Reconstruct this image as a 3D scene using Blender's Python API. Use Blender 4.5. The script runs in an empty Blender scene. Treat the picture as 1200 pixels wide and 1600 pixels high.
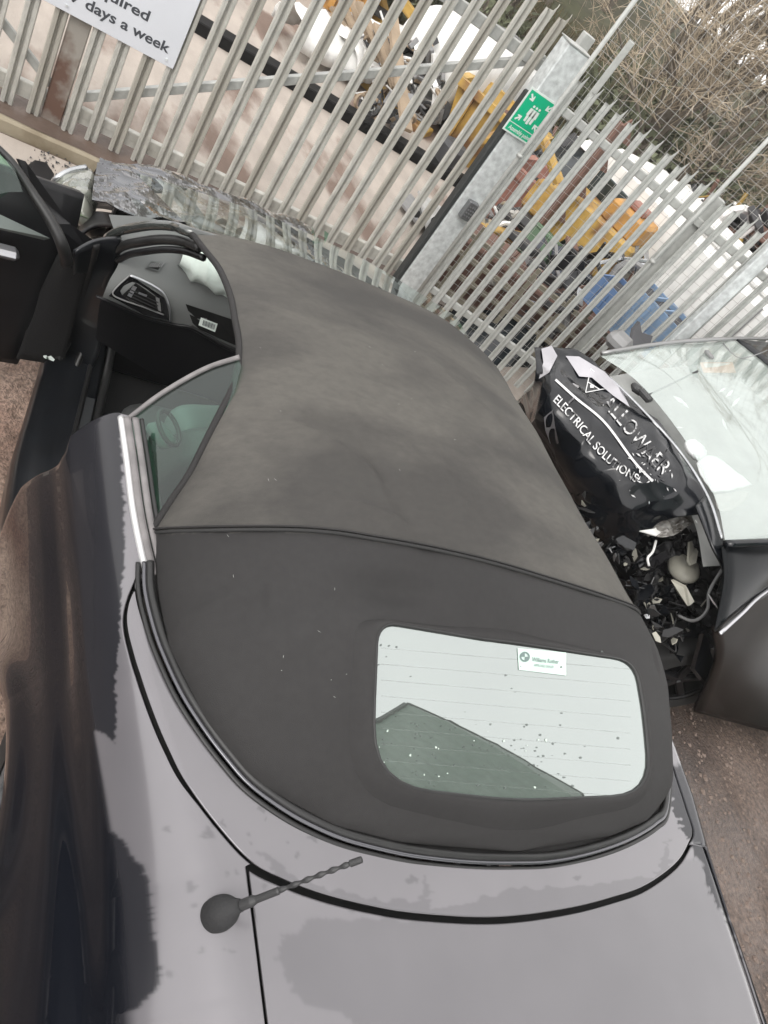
import bpy, bmesh, math, random
import numpy as np
from mathutils import Vector, Matrix, noise
random.seed(7)
# ---------------------------------------------------------------- camera, world, sun
F, YAW, POS, VP = 1195., -.731, np.array([.44, 1.18, 2.22]), (-484, 1989)
def cam_rot():
    g = np.array([VP[0]-600, VP[1]-800, F], float); g /= np.linalg.norm(g)
    fw = np.array([0, 0, 1.])-g*g[2]; fw /= np.linalg.norm(fw)
    rt = np.cross(g, fw)
    X = fw*math.cos(YAW)+rt*math.sin(YAW); Y = -rt*math.cos(YAW)+fw*math.sin(YAW)
    return np.stack([X, Y, -g], 1)
R = cam_rot()
scene = bpy.context.scene
cd = bpy.data.cameras.new('camera'); cam = bpy.data.objects.new('camera', cd)
scene.collection.objects.link(cam)
cam.matrix_world = Matrix([[R[0][i], -R[1][i], -R[2][i], POS[i]] for i in range(3)]+[[0, 0, 0, 1]])
cd.sensor_fit = 'HORIZONTAL'; cd.sensor_width = 36; cd.lens = F/1200*36
cd.clip_start = .05; cd.clip_end = 2000
scene.camera = cam
scene.view_settings.view_transform = 'Standard'; scene.view_settings.look = 'None'
scene.view_settings.gamma = 1; scene.view_settings.exposure = .85
SUN_EL, SUN_AZ = math.radians(45), math.radians(318)
w = bpy.data.worlds.new('World'); scene.world = w; w.use_nodes = True
nt = w.node_tree; nt.nodes.clear()
sky = nt.nodes.new('ShaderNodeTexSky'); sky.sky_type = 'NISHITA'; sky.sun_disc = False
sky.sun_elevation = SUN_EL; sky.sun_rotation = SUN_AZ; sky.dust_density = 4; sky.ozone_density = 1
hsv = nt.nodes.new('ShaderNodeHueSaturation'); hsv.inputs['Saturation'].default_value = .12
hsv.inputs['Value'].default_value = 1.6
bg = nt.nodes.new('ShaderNodeBackground'); bg.inputs[1].default_value = .12
wo = nt.nodes.new('ShaderNodeOutputWorld')
mixs = nt.nodes.new('ShaderNodeMix'); mixs.data_type = 'RGBA'; mixs.inputs['Factor'].default_value = .80
mixs.inputs['B'].default_value = (9.9, 9.7, 9.6, 1)
nt.links.new(sky.outputs[0], hsv.inputs['Color']); nt.links.new(hsv.outputs[0], mixs.inputs['A']); nt.links.new(mixs.outputs['Result'], bg.inputs[0])
nt.links.new(bg.outputs[0], wo.inputs[0])
sl = bpy.data.lights.new('sun', 'SUN'); sl.energy = .7; sl.angle = math.radians(25); sl.color = (1, .96, .9)
so = bpy.data.objects.new('sun', sl); scene.collection.objects.link(so)
sd = Vector((math.sin(SUN_AZ)*math.cos(SUN_EL), math.cos(SUN_AZ)*math.cos(SUN_EL), math.sin(SUN_EL)))
so.rotation_euler = sd.to_track_quat('Z', 'Y').to_euler(); so.location = (0, 0, 30)

# ---------------------------------------------------------------- geometry helpers
def ray(u, v): return R.T@np.array([(u-600)/F, (v-800)/F, 1.])
def at(u, v, z):
    d = ray(u, v); return POS+d*(z-POS[2])/d[2]
def onp(u, v, P, n):
    d = ray(u, v); n = np.array(n, float); return POS+d*(np.dot(np.array(P)-POS, n)/np.dot(d, n))
def pj(P):
    q = R@(np.array(P, float)-POS); return 600+F*q[0]/q[2], 800+F*q[1]/q[2]
def march(u, v, fn, z0=1.8):
    d = ray(u, v); t = (z0-POS[2])/d[2]
    for _ in range(400):
        p = POS+d*t; h = p[2]-fn(p[0], p[1])
        if h < .0004: break
        t += min(max(h*.35, .0003), .005)/abs(d[2])*.9
    return POS+d*t
def cr(pts, n):
    """catmull-rom resample to n points"""
    P = np.array(pts, float); m = len(P)
    if m == 2: return np.array([P[0]+(P[1]-P[0])*t for t in np.linspace(0, 1, n)])
    E = np.vstack([2*P[0]-P[1], P, 2*P[-1]-P[-2]])
    L = np.concatenate([[0], np.cumsum(np.linalg.norm(np.diff(P, axis=0), axis=1))]); out = []
    for s in np.linspace(0, L[-1], n):
        i = min(max(np.searchsorted(L, s)-1, 0), m-2); t = (s-L[i])/max(L[i+1]-L[i], 1e-9)
        a, b, c, d = E[i], E[i+1], E[i+2], E[i+3]
        out.append(.5*((2*b)+(c-a)*t+(2*a-5*b+4*c-d)*t*t+(3*b-a-3*c+d)*t**3))
    return np.array(out)
C = scene.collection
def mesh(name, V, Fc, mat, parent=None, smooth=True):
    me = bpy.data.meshes.new(name); me.from_pydata([tuple(map(float, v)) for v in V], [], [tuple(map(int, f)) for f in Fc])
    me.materials.append(mat)
    if smooth: me.polygons.foreach_set('use_smooth', [True]*len(me.polygons))
    me.update()
    o = bpy.data.objects.new(name, me); C.objects.link(o)
    if parent: o.parent = parent
    return o
def tag(o, label=None, cat=None, group=None, kind=None):
    if label: o['label'] = label
    if cat: o['category'] = cat
    if group: o['group'] = group
    if kind: o['kind'] = kind
    return o
def thing(name, label, cat, loc=(0, 0, 0), group=None, rz=0):
    o = bpy.data.objects.new(name, None); C.objects.link(o); o.location = loc; o.rotation_euler.z = rz
    o.empty_display_size = .1
    return tag(o, label, cat, group)
class MB:
    def __init__(s): s.V = []; s.F = []
    def add(s, V, Fc):
        k = len(s.V); s.V += [tuple(v) for v in V]; s.F += [tuple(i+k for i in f) for f in Fc]; return s
    def box(s, c, d, M=None, bev=0):
        x, y, z = d[0]/2, d[1]/2, d[2]/2
        if bev:
            b = min(bev, x*.9, y*.9, z*.9); V = []
            for sx in (-1, 1):
                for sy in (-1, 1):
                    for sz in (-1, 1):
                        V += [(sx*x, sy*(y-b), sz*(z-b)), (sx*(x-b), sy*y, sz*(z-b)), (sx*(x-b), sy*(y-b), sz*z)]
            bm = bmesh.new(); [bm.verts.new(v) for v in V]; bmesh.ops.convex_hull(bm, input=bm.verts)
            bm.verts.index_update(); V = [v.co.copy() for v in bm.verts]; Fc = [[v.index for v in f.verts] for f in bm.faces]; bm.free()
        else:
            V = [(sx*x, sy*y, sz*z) for sx in (-1, 1) for sy in (-1, 1) for sz in (-1, 1)]
            Fc = [(0, 1, 3, 2), (4, 6, 7, 5), (0, 4, 5, 1), (2, 3, 7, 6), (0, 2, 6, 4), (1, 5, 7, 3)]
        V = [(M@Vector(v) if M else Vector(v))+Vector(c) for v in V]
        return s.add(V, Fc)
    def tube(s, P, r, n=8, caps=True, flat=1.0):
        P = [Vector(p) for p in P]; m = len(P); V = []; up = None
        for i, p in enumerate(P):
            t = (P[min(i+1, m-1)]-P[max(i-1, 0)]).normalized()
            if up is None: up = Vector((0, 0, 1)) if abs(t.z) < .9 else Vector((1, 0, 0))
            a = t.cross(up)
            if a.length < 1e-6: a = t.orthogonal()
            a.normalize(); up = a.cross(t).normalized()
            rr = r[i] if hasattr(r, '__len__') else r
            for k in range(n):
                an = 2*math.pi*k/n; V.append(p+a*math.cos(an)*rr+up*math.sin(an)*rr*flat)
        Fc = [(i*n+k, i*n+(k+1) % n, (i+1)*n+(k+1) % n, (i+1)*n+k) for i in range(m-1) for k in range(n)]
        if caps: Fc += [tuple(range(n))[::-1], tuple((m-1)*n+k for k in range(n))]
        return s.add(V, Fc)
    def prism(s, outline, vec):
        n = len(outline); A = [Vector(p) for p in outline]; v = Vector(vec)
        return s.add(A+[a+v for a in A], [tuple(range(n)), tuple(range(2*n-1, n-1, -1))]+[(i, (i+1) % n, n+(i+1) % n, n+i) for i in range(n)])
    def build(s, name, mat, parent=None, smooth=False): return mesh(name, s.V, s.F, mat, parent, smooth)
def grid(name, P, mat, parent=None, smooth=True, flip=False, thick=0):
    """P: array [m][n][3]"""
    P = np.array(P); m, n = P.shape[:2]
    Fc = []
    for i in range(m-1):
        for j in range(n-1):
            f = (i*n+j, i*n+j+1, (i+1)*n+j+1, (i+1)*n+j); Fc.append(f[::-1] if flip else f)
    o = mesh(name, P.reshape(-1, 3), Fc, mat, parent, smooth)
    if thick:
        md = o.modifiers.new('thick', 'SOLIDIFY'); md.thickness = thick; md.offset = -1
    return o
def patch(rows, m, n):
    """control rows of points -> smooth m x n patch"""
    A = [cr(r, n) for r in rows]; A = np.array(A); out = np.zeros((m, n, 3))
    for j in range(n): out[:, j] = cr(A[:, j], m)
    return out
def crumple(P, amp, sc, seed=0, o2=.5):
    P = np.array(P); m, n = P.shape[:2]
    N = np.cross(np.gradient(P, axis=0), np.gradient(P, axis=1)); N /= (np.linalg.norm(N, axis=2, keepdims=True)+1e-9)
    for i in range(m):
        for j in range(n):
            q = Vector(P[i, j])*sc+Vector((seed*7.3, seed*3.1, 0))
            h = (1-2*abs(noise.noise(q)))+o2*(1-2*abs(noise.noise(q*2.3+Vector((9, 2, 1)))))
            P[i, j] = P[i, j]+N[i, j]*amp*(h-.4)
    return P
def inpoly(x, y, poly):
    c = False; j = len(poly)-1
    for i in range(len(poly)):
        xi, yi = poly[i]; xj, yj = poly[j]
        if (yi > y) != (yj > y) and x < (xj-xi)*(y-yi)/(yj-yi)+xi: c = not c
        j = i
    return c

# ---------------------------------------------------------------- materials
def mat(name, col, rough=.5, metal=0, coat=0, spec=.5, var=0, vs=8, bump=0, bs=60, col2=None, mixs=3, mixt=.5, mixw=.15, alpha=None, coatr=.03, detail=6, stretch=None):
    m = bpy.data.materials.new(name); m.use_nodes = True; t = m.node_tree; N = t.nodes; L = t.links
    b = N['Principled BSDF']; b.inputs['Roughness'].default_value = rough; b.inputs['Metallic'].default_value = metal
    b.inputs['Coat Weight'].default_value = coat; b.inputs['Coat Roughness'].default_value = coatr
    b.inputs['Specular IOR Level'].default_value = spec; b.inputs['Base Color'].default_value = (*col, 1)
    tc = N.new('ShaderNodeTexCoord'); src = tc.outputs['Object']
    if stretch:
        mp = N.new('ShaderNodeMapping'); mp.inputs['Scale'].default_value = stretch; L.new(src, mp.inputs[0]); src = mp.outputs[0]
    out = None
    if col2:
        n = N.new('ShaderNodeTexNoise'); n.inputs['Scale'].default_value = mixs; n.inputs['Detail'].default_value = detail
        L.new(src, n.inputs['Vector'])
        r = N.new('ShaderNodeMapRange'); r.inputs['From Min'].default_value = mixt-mixw; r.inputs['From Max'].default_value = mixt+mixw
        L.new(n.outputs[0], r.inputs[0]); mx = N.new('ShaderNodeMix'); mx.data_type = 'RGBA'
        mx.inputs['A'].default_value = (*col, 1); mx.inputs['B'].default_value = (*col2, 1); L.new(r.outputs[0], mx.inputs['Factor'])
        out = mx.outputs['Result']
    if var:
        n = N.new('ShaderNodeTexNoise'); n.inputs['Scale'].default_value = vs; n.inputs['Detail'].default_value = 8
        L.new(src, n.inputs['Vector'])
        r = N.new('ShaderNodeMapRange'); r.inputs['From Min'].default_value = .3; r.inputs['From Max'].default_value = .7
        r.inputs['To Min'].default_value = 1-var; r.inputs['To Max'].default_value = 1+var; L.new(n.outputs[0], r.inputs[0])
        mx = N.new('ShaderNodeVectorMath'); mx.operation = 'SCALE'
        if out: L.new(out, mx.inputs[0])
        else: mx.inputs[0].default_value = col
        L.new(r.outputs[0], mx.inputs['Scale']); out = mx.outputs[0]
    if out: L.new(out, b.inputs['Base Color'])
    if bump:
        n = N.new('ShaderNodeTexNoise'); n.inputs['Scale'].default_value = bs; n.inputs['Detail'].default_value = 5
        L.new(src, n.inputs['Vector']); bp = N.new('ShaderNodeBump'); bp.inputs['Strength'].default_value = bump
        bp.inputs['Distance'].default_value = .01
        L.new(n.outputs[0], bp.inputs['Height']); L.new(bp.outputs[0], b.inputs['Normal'])
    if alpha is not None: b.inputs['Alpha'].default_value = alpha
    return m
def glass(name, tint, refl=.12, rough=0.0, film=0):
    m = bpy.data.materials.new(name); m.use_nodes = True; t = m.node_tree; N = t.nodes; L = t.links; N.clear()
    tr = N.new('ShaderNodeBsdfTransparent'); tr.inputs[0].default_value = (*tint, 1)
    gl = N.new('ShaderNodeBsdfGlossy'); gl.inputs['Color'].default_value = (.93, 1, .98, 1); gl.inputs['Roughness'].default_value = rough
    mx = N.new('ShaderNodeMixShader'); o = N.new('ShaderNodeOutputMaterial')
    fr = N.new('ShaderNodeFresnel'); ge = N.new('ShaderNodeNewGeometry'); mi = N.new('ShaderNodeMapRange')
    mi.inputs['To Min'].default_value = 1.5; mi.inputs['To Max'].default_value = 1/1.5
    L.new(ge.outputs['Backfacing'], mi.inputs[0]); L.new(mi.outputs[0], fr.inputs['IOR'])
    ad = N.new('ShaderNodeMath'); ad.operation = 'ADD'; ad.use_clamp = True; ad.inputs[1].default_value = refl
    L.new(fr.outputs[0], ad.inputs[0]); L.new(ad.outputs[0], mx.inputs[0]); L.new(tr.outputs[0], mx.inputs[1]); L.new(gl.outputs[0], mx.inputs[2])
    if film:
        df = N.new('ShaderNodeBsdfDiffuse'); df.inputs[0].default_value = (.50, .56, .52, 1); m2 = N.new('ShaderNodeMixShader')
        tc = N.new('ShaderNodeTexCoord'); nz_ = N.new('ShaderNodeTexNoise'); nz_.inputs['Scale'].default_value = 7; nz_.inputs['Detail'].default_value = 7
        L.new(tc.outputs['Object'], nz_.inputs['Vector']); r_ = N.new('ShaderNodeMapRange'); r_.inputs['To Min'].default_value = film*.4; r_.inputs['To Max'].default_value = film*1.6; L.new(nz_.outputs[0], r_.inputs[0])
        L.new(r_.outputs[0], m2.inputs[0]); L.new(mx.outputs[0], m2.inputs[1]); L.new(df.outputs[0], m2.inputs[2]); L.new(m2.outputs[0], o.inputs[0]); return m
    L.new(mx.outputs[0], o.inputs[0]); return m
def paint_dust_refl(name, col, dustcol):
    """dark clear-coated paint, with painted dark reflections on wet patches and a thin film of dried dirt where the mesh attribute 'dust' is 1"""
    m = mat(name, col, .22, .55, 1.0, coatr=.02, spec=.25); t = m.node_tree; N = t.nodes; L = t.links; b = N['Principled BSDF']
    a = N.new('ShaderNodeAttribute'); a.attribute_name = 'dust_refl'
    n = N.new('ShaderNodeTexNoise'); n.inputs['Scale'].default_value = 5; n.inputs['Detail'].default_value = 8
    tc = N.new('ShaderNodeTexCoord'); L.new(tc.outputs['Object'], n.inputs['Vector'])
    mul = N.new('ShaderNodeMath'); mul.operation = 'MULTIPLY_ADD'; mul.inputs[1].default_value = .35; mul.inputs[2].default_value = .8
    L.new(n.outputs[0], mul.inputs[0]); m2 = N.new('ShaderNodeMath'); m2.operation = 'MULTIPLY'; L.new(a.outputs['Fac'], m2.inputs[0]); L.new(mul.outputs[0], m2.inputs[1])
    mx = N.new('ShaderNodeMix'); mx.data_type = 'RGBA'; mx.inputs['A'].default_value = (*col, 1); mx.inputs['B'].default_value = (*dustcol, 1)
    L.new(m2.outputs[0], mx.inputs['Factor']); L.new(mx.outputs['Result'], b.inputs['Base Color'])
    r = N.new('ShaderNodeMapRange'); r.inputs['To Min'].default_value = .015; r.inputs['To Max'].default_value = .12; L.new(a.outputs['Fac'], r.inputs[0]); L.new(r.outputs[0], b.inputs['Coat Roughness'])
    cw = N.new('ShaderNodeValToRGB'); E_ = cw.color_ramp.elements; E_[0].position = .0; E_[0].color = (1, 1, 1, 1); E_[1].position = .5; E_[1].color = (1, 1, 1, 1)  # coat cut at the wet value, painting in the dark reflections
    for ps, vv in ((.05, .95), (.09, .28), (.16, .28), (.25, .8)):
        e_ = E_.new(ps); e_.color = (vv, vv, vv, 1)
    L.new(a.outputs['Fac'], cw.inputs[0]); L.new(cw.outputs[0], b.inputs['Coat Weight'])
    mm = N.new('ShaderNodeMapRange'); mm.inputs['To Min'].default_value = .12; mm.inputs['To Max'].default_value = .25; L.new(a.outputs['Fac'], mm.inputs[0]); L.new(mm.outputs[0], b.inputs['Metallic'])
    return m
def emit_none(): pass
PAINT = paint_dust_refl('black_car_paint', (.005, .006, .009), (.155, .148, .158))
PAINTS = mat('black_side_paint', (.012, .012, .016), .25, .3, 1.0, var=.3, vs=3, coatr=.03)
DARKP = mat('dark_metal_paint', (.006, .007, .009), .35, .1, .35, var=.3, vs=12)
FABRIC = mat('weathered_black_fabric', (.025, .024, .024), .8, col2=(.034, .033, .033), mixs=1.6, mixt=.52, mixw=.2, var=.06, vs=60, bump=.25, bs=900, spec=.25)
def fabric_fade():
    t = FABRIC.node_tree; N = t.nodes; L = t.links; b = N['Principled BSDF']; old = b.inputs['Base Color'].links[0].from_socket
    a = N.new('ShaderNodeAttribute'); a.attribute_name = 'fade'; tc = N.new('ShaderNodeTexCoord')
    mp = N.new('ShaderNodeMapping'); mp.inputs['Scale'].default_value = (2.2, 1.1, 1); mp.inputs['Rotation'].default_value = (0, 0, .3); L.new(tc.outputs['Object'], mp.inputs[0])
    n = N.new('ShaderNodeTexNoise'); n.inputs['Scale'].default_value = 1.5; n.inputs['Detail'].default_value = 10; n.inputs['Distortion'].default_value = .3; L.new(mp.outputs[0], n.inputs['Vector'])
    r = N.new('ShaderNodeMapRange'); r.inputs['From Min'].default_value = .40; r.inputs['From Max'].default_value = .60; r.inputs['To Min'].default_value = .35; r.inputs['To Max'].default_value = 1; L.new(n.outputs[0], r.inputs[0])
    n2 = N.new('ShaderNodeTexNoise'); n2.inputs['Scale'].default_value = 26; n2.inputs['Detail'].default_value = 9; n2.inputs['Roughness'].default_value = .7; L.new(mp.outputs[0], n2.inputs['Vector'])
    r2 = N.new('ShaderNodeMapRange'); r2.inputs['From Min'].default_value = .3; r2.inputs['From Max'].default_value = .7; r2.inputs['To Min'].default_value = .72; r2.inputs['To Max'].default_value = 1.12; L.new(n2.outputs[0], r2.inputs[0])
    m0 = N.new('ShaderNodeMath'); m0.operation = 'MULTIPLY'; L.new(r.outputs[0], m0.inputs[0]); L.new(r2.outputs[0], m0.inputs[1]); r = m0
    m1 = N.new('ShaderNodeMath'); m1.operation = 'MULTIPLY'; L.new(r.outputs[0], m1.inputs[0]); L.new(a.outputs['Fac'], m1.inputs[1])
    mx = N.new('ShaderNodeMix'); mx.data_type = 'RGBA'; L.new(m1.outputs[0], mx.inputs['Factor']); L.new(old, mx.inputs['A']); mx.inputs['B'].default_value = (.092, .087, .078, 1)
    L.new(mx.outputs['Result'], b.inputs['Base Color'])
fabric_fade()
PIPING = mat('fabric_piping', (.018, .018, .018), .8)
RUB = mat('black_rubber', (.012, .012, .012), .45, var=.3, vs=20)
BLACKT = mat('black_trim', (.006, .006, .007), .38, spec=.35, var=.3, vs=10)
PLAST = mat('black_plastic', (.03, .03, .031), .5, bump=.1, bs=400)
DASH = mat('grey_black_dash_plastic', (.12, .125, .122), .5, bump=.15, bs=700)
SATIN = mat('satin_silver_trim', (.5, .5, .52), .3, .9)
GREYR = mat('grey_weather_strip', (.16, .15, .15), .5, var=.2, vs=30)
GUT = mat('gutter_strip', (.09, .09, .10), .22, .6, .6)
CHROMEW = mat('bright_white_strip', (.55, .55, .55), .25, .3)
CARPET = mat('black_carpet', (.0035, .0035, .004), .95, bump=.3, bs=300)
LEATH = mat('black_leather', (.05, .052, .052), .45, bump=.15, bs=200)
TRIMG = mat('dark_side_trim', (.14, .16, .15), .6)
AIRBAG = mat('white_airbag_fabric', (.62, .68, .63), .85, bump=.35, bs=25)
GLASSR = glass('rear_window_glass', (.30, .36, .33), .34, .01, .10)
GLASSG = glass('green_tinted_glass', (.34, .62, .48), .0, 0, .02)
GLASSW = glass('windscreen_glass', (.85, .9, .88), .0)
GLASS2 = glass('dusty_windscreen_glass', (.75, .77, .77), .28, .06, .24)
CRUSH = mat('crumpled_grey_bonnet_paint', (.10, .10, .105), .16, .9, 1.0, var=.25, vs=6, coatr=.03)
CRUSHB = mat('crumpled_black_paint', (.005, .006, .008), .2, .05, .3, spec=.35, var=.4, vs=9, coatr=.03)
CLEAR = mat('smoky_headlight_plastic', (.16, .18, .15), .15, .2, .8, col2=(.34, .34, .30), mixs=9)
SILV = mat('scratched_silver', (.42, .43, .44), .25, .8, var=.2, vs=15)
WHITEP = mat('white_paint', (.72, .72, .70), .45, var=.12, vs=6)
OFFW = mat('dirty_cream_plastic', (.34, .33, .28), .5, var=.2, vs=12)
LETTER = mat('white_vinyl_lettering', (.50, .50, .50), .5, col2=(.02, .02, .022), mixs=22, mixt=.50, mixw=.03)
PALE = mat('galvanised_pale', (.47, .465, .43), .6, .1, col2=(.36, .35, .31), mixs=5, mixt=.55, mixw=.2, var=.15, vs=25, stretch=(1, 1, .5))
PALEF = mat('dull_galvanised_pale', (.40, .41, .39), .55, .1, col2=(.36, .365, .35), mixs=9, mixt=.55, mixw=.2, var=.12, vs=25)
GALV = mat('galvanised_steel', (.60, .63, .63), .45, .2, var=.22, vs=28, detail=3)
RUSTY = mat('rust_stained_steel', (.30, .28, .25), .7, .1, col2=(.13, .075, .055), mixs=4, mixt=.53, mixw=.06)
WIRE = mat('mesh_wire', (.45, .44, .42), .5, .3)
SIGNW = mat('white_sign_panel', (.62, .64, .68), .35, var=.03, vs=5)
SIGNT = mat('dark_grey_print', (.05, .055, .065), .6)
GREEN = mat('green_sign_print', (.0, .40, .20), .4)
SIGNI = mat('white_sign_print', (.66, .72, .68), .4)
CONC = mat('concrete_slab', (.37, .325, .285), .85, col2=(.17, .12, .095), mixs=.9, mixt=.565, mixw=.035, var=.16, vs=3, bump=.3, bs=40, detail=9, stretch=(.7, 1.5, 1))
KERB = mat('mossy_kerb_concrete', (.30, .26, .19), .85, col2=(.15, .115, .07), mixs=3, mixt=.52, mixw=.1, bump=.3, bs=50)
MUD = mat('brown_mud', (.10, .07, .055), .6, var=.25, vs=5, bump=.5, bs=30)
BLACKS = mat('black_steel', (.006, .006, .006), .7, spec=.2)
def flat(name, c, r=.6, **k): return mat(name, c, r, var=k.pop('var', .18), vs=k.pop('vs', 7), **k)
YEL = flat('yellow_machine_paint', (.44, .28, .07), .5, col2=(.20, .10, .04), mixs=2.5, mixt=.58, mixw=.08)
ORA = flat('orange_skip_paint', (.44, .23, .06), .55, col2=(.2, .10, .05), mixs=2.5, mixt=.6, mixw=.08)
BRN = flat('brown_rust', (.15, .085, .065), .8)
RED = flat('faded_red_paint', (.27, .13, .10), .6)
BLU = flat('blue_plastic', (.13, .22, .40), .5)
LBLU = flat('pale_blue_plastic', (.26, .38, .55), .5)
GRY = flat('grey_metal', (.20, .20, .20), .5)
DGRY = flat('dark_scrap_grey', (.04, .04, .042), .6)
WOOD = flat('weathered_wood', (.30, .23, .16), .85)
PINK = flat('pink_plastic', (.60, .18, .24), .5)
SHED = flat('green_corrugated_sheet', (.15, .21, .17), .5, var=.1)
TIRE = flat('tyre_rubber', (.015, .015, .015), .8)
BARK = flat('bare_bark', (.17, .145, .115), .9)
BARK2 = flat('grey_brown_twigs', (.40, .335, .25), .9)  # twigs paled by colour to imitate the haze glow
IVY = flat('dull_evergreen_leaves', (.15, .165, .10), .8, var=.4)
BANK = mat('scrub_bank', (.10, .085, .055), .95, col2=(.055, .065, .03), mixs=.5, mixt=.5, mixw=.2, var=.35, vs=3)

# ---------------------------------------------------------------- setting: ground
def ground_mat():
    m = mat('yard_ground', (.110, .078, .062), .8, col2=(.050, .034, .027), mixs=1.6, mixt=.5, mixw=.10, var=.5, vs=42, bump=1.0, bs=70, detail=9)
    t = m.node_tree; N = t.nodes; L = t.links; b = N['Principled BSDF']
    tc = N.new('ShaderNodeTexCoord'); n = N.new('ShaderNodeTexNoise'); n.inputs['Scale'].default_value = 1.1; n.inputs['Detail'].default_value = 6
    L.new(tc.outputs['Object'], n.inputs['Vector']); r = N.new('ShaderNodeMapRange'); r.inputs['From Min'].default_value = .5; r.inputs['From Max'].default_value = .62
    r.inputs['To Min'].default_value = .8; r.inputs['To Max'].default_value = .28; L.new(n.outputs[0], r.inputs[0]); L.new(r.outputs[0], b.inputs['Roughness'])
    return m
GROUND = ground_mat()
o = mesh('ground', [(-300, -300, 0), (300, -300, 0), (300, 300, 0), (-300, 300, 0)], [(0, 1, 2, 3)], GROUND, smooth=False); tag(o, kind='structure')
# pale concrete of the yard beyond and just before the gate, with a ragged dirt edge
edge = []
for i in range(61):
    y = -3.2+i*.16; edge.append(((2.95 if y < .55 or y > 1.3 or True else 1.6)+.35*noise.noise(Vector((y*.8, 3, 0)))+.07*noise.noise(Vector((y*5, 1, 0)))+.5*max(0, -y-.8), y, .004))
o = mesh('concrete_apron', edge+[(4.62, 6.4, .004), (4.62, -3.2, .004)], [tuple(range(63))], CONC, smooth=False); tag(o, kind='structure')
o = mesh('concrete_yard', [(4.9, -30, .004), (24, -30, .004), (24, 25, .004), (4.9, 25, .004)], [(0, 1, 2, 3)], CONC, smooth=False); tag(o, kind='structure')
P = [[(x, y, .005+.012*noise.noise(Vector((x*20, y*20, 3)))+.006) for y in np.linspace(.5, 1.38+.1*noise.noise(Vector((x*4, 0, 0))), 70)] for x in np.linspace(1.3, 3.2, 140)]
o = grid('gravel_path', P, mat('pinkish_brown_gravel', (.36, .27, .215), .9, col2=(.17, .10, .075), mixs=2.2, mixt=.50, mixw=.16, var=.5, vs=70, bump=1.0, bs=120), None, flip=True); tag(o, kind='structure')
# near gravel patches: real stones, one mass nobody could count
b = MB()
for k in range(4200):
    if k < 2600: x, y = random.uniform(-.3, 3.0), -random.uniform(1.0, 3.6)
    else: x, y = random.uniform(1.5, 3.2), random.uniform(.95, 1.8)
    s = random.uniform(.003, .013)*(1+.8*(random.random() < .06)); a = random.uniform(0, 3)
    pts = [(x+s*math.cos(a+q)*random.uniform(.7, 1.3), y+s*math.sin(a+q)*random.uniform(.7, 1.3), 0) for q in (0, 1.3, 2.6, 3.9, 5.1)]
    b.add(pts+[(x+s*.2, y, s*.8)], [(i, (i+1) % 5, 5) for i in range(5)])
GRAV = mat('yard_grit', (.16, .12, .10), .8, col2=(.19, .15, .12), mixs=30, mixt=.6, mixw=.1)
tag(b.build('gravel', GRAV), kind='stuff', label='loose brown grit scattered over the muddy yard floor', cat='gravel')

# ---------------------------------------------------------------- convertible car
car = thing('convertible_car', 'black convertible with closed black fabric roof, crumpled bonnet and open passenger door', 'car')
# soft-top dome
TX = [.775, .80, .83, .88, .91, 1.01, 1.15, 1.27]; TW = [0, .29, .42, .52, .57, .648, .712, .728]; TB = [1.045]*8
edgeL = [(240, 832, 1.035), (270, 785, 1.07), (300, 740, 1.105), (325, 690, 1.13), (350, 640, 1.16), (365, 610, 1.175), (375, 570, 1.185),
         (376, 535, 1.19), (370, 500, 1.19), (362, 460, 1.185), (345, 420, 1.175), (322, 390, 1.165), (300, 362, 1.15)]
EL = np.array([at(*t) for t in edgeL])
TX = np.array(TX+list(EL[:, 0])); TW = np.array(TW+list(EL[:, 1])); TB = np.array(TB+list(EL[:, 2]))
CX = [.775, .80, .83, .88, 1.0, 1.13, 1.3, 1.5, 1.75, 2.0, 2.2, 2.38]; CZ = [1.045, 1.08, 1.105, 1.14, 1.19, 1.235, 1.268, 1.277, 1.275, 1.258, 1.226, 1.180]
_xs = np.linspace(.775, TX[-1], 900)
def smooth_interp(xs, X, Y, k):
    y = np.interp(xs, X, Y); ker = np.hanning(k); ker /= ker.sum()
    yp = np.concatenate([2*y[0]-y[1:k][::-1], y, 2*y[-1]-y[-k:-1][::-1]]); return np.convolve(yp, ker, 'same')[k-1:-(k-1)]
_W = smooth_interp(_xs, TX, TW, 41); _W = np.where(_xs < .86, np.interp(_xs, TX, TW), _W); _B = smooth_interp(_xs, TX, TB, 41); _C = smooth_interp(_xs, CX, CZ, 61)
_C = np.where(_xs < .82, np.interp(_xs, CX, CZ), _C)
def Wx(x): return float(np.interp(x, _xs, _W))
def Bx(x): return float(np.interp(x, _xs, _B))
def Cx(x): return float(np.interp(x, _xs, _C))
def KR(x): return float(np.interp(x, [.78, .84, 1.0, 1.12, 1.25, 1.6, 2.0, 2.37], [1.03, 1.05, .97, .965, .985, .96, .90, .80]))
def _f(u, v, z, sx, sy, an_, dp_): p = at(u, v, z); return (p[0], p[1], sx, sy, an_, dp_)
FOLDS = [_f(625, 905, 1.26, .035, .09, 0, -0.0266), _f(420, 930, 1.22, .05, .05, .5, -0.0114), _f(545, 700, 1.27, .14, .018, .9, 0.0114), _f(605, 745, 1.27, .16, .016, .35, -0.0133), _f(590, 790, 1.27, .10, .014, 1.3, 0.0095), _f(690, 740, 1.27, .16, .03, .1, 0.0095),
         _f(490, 640, 1.27, .12, .02, 1.5, -0.0095), _f(345, 935, 1.16, .02, .10, .3, 0.0095), _f(450, 1010, 1.15, .03, .10, .9, 0.0095), _f(740, 620, 1.27, .20, .03, .7, 0.0095), _f(560, 500, 1.26, .03, .20, .1, -0.0076)]
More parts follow.
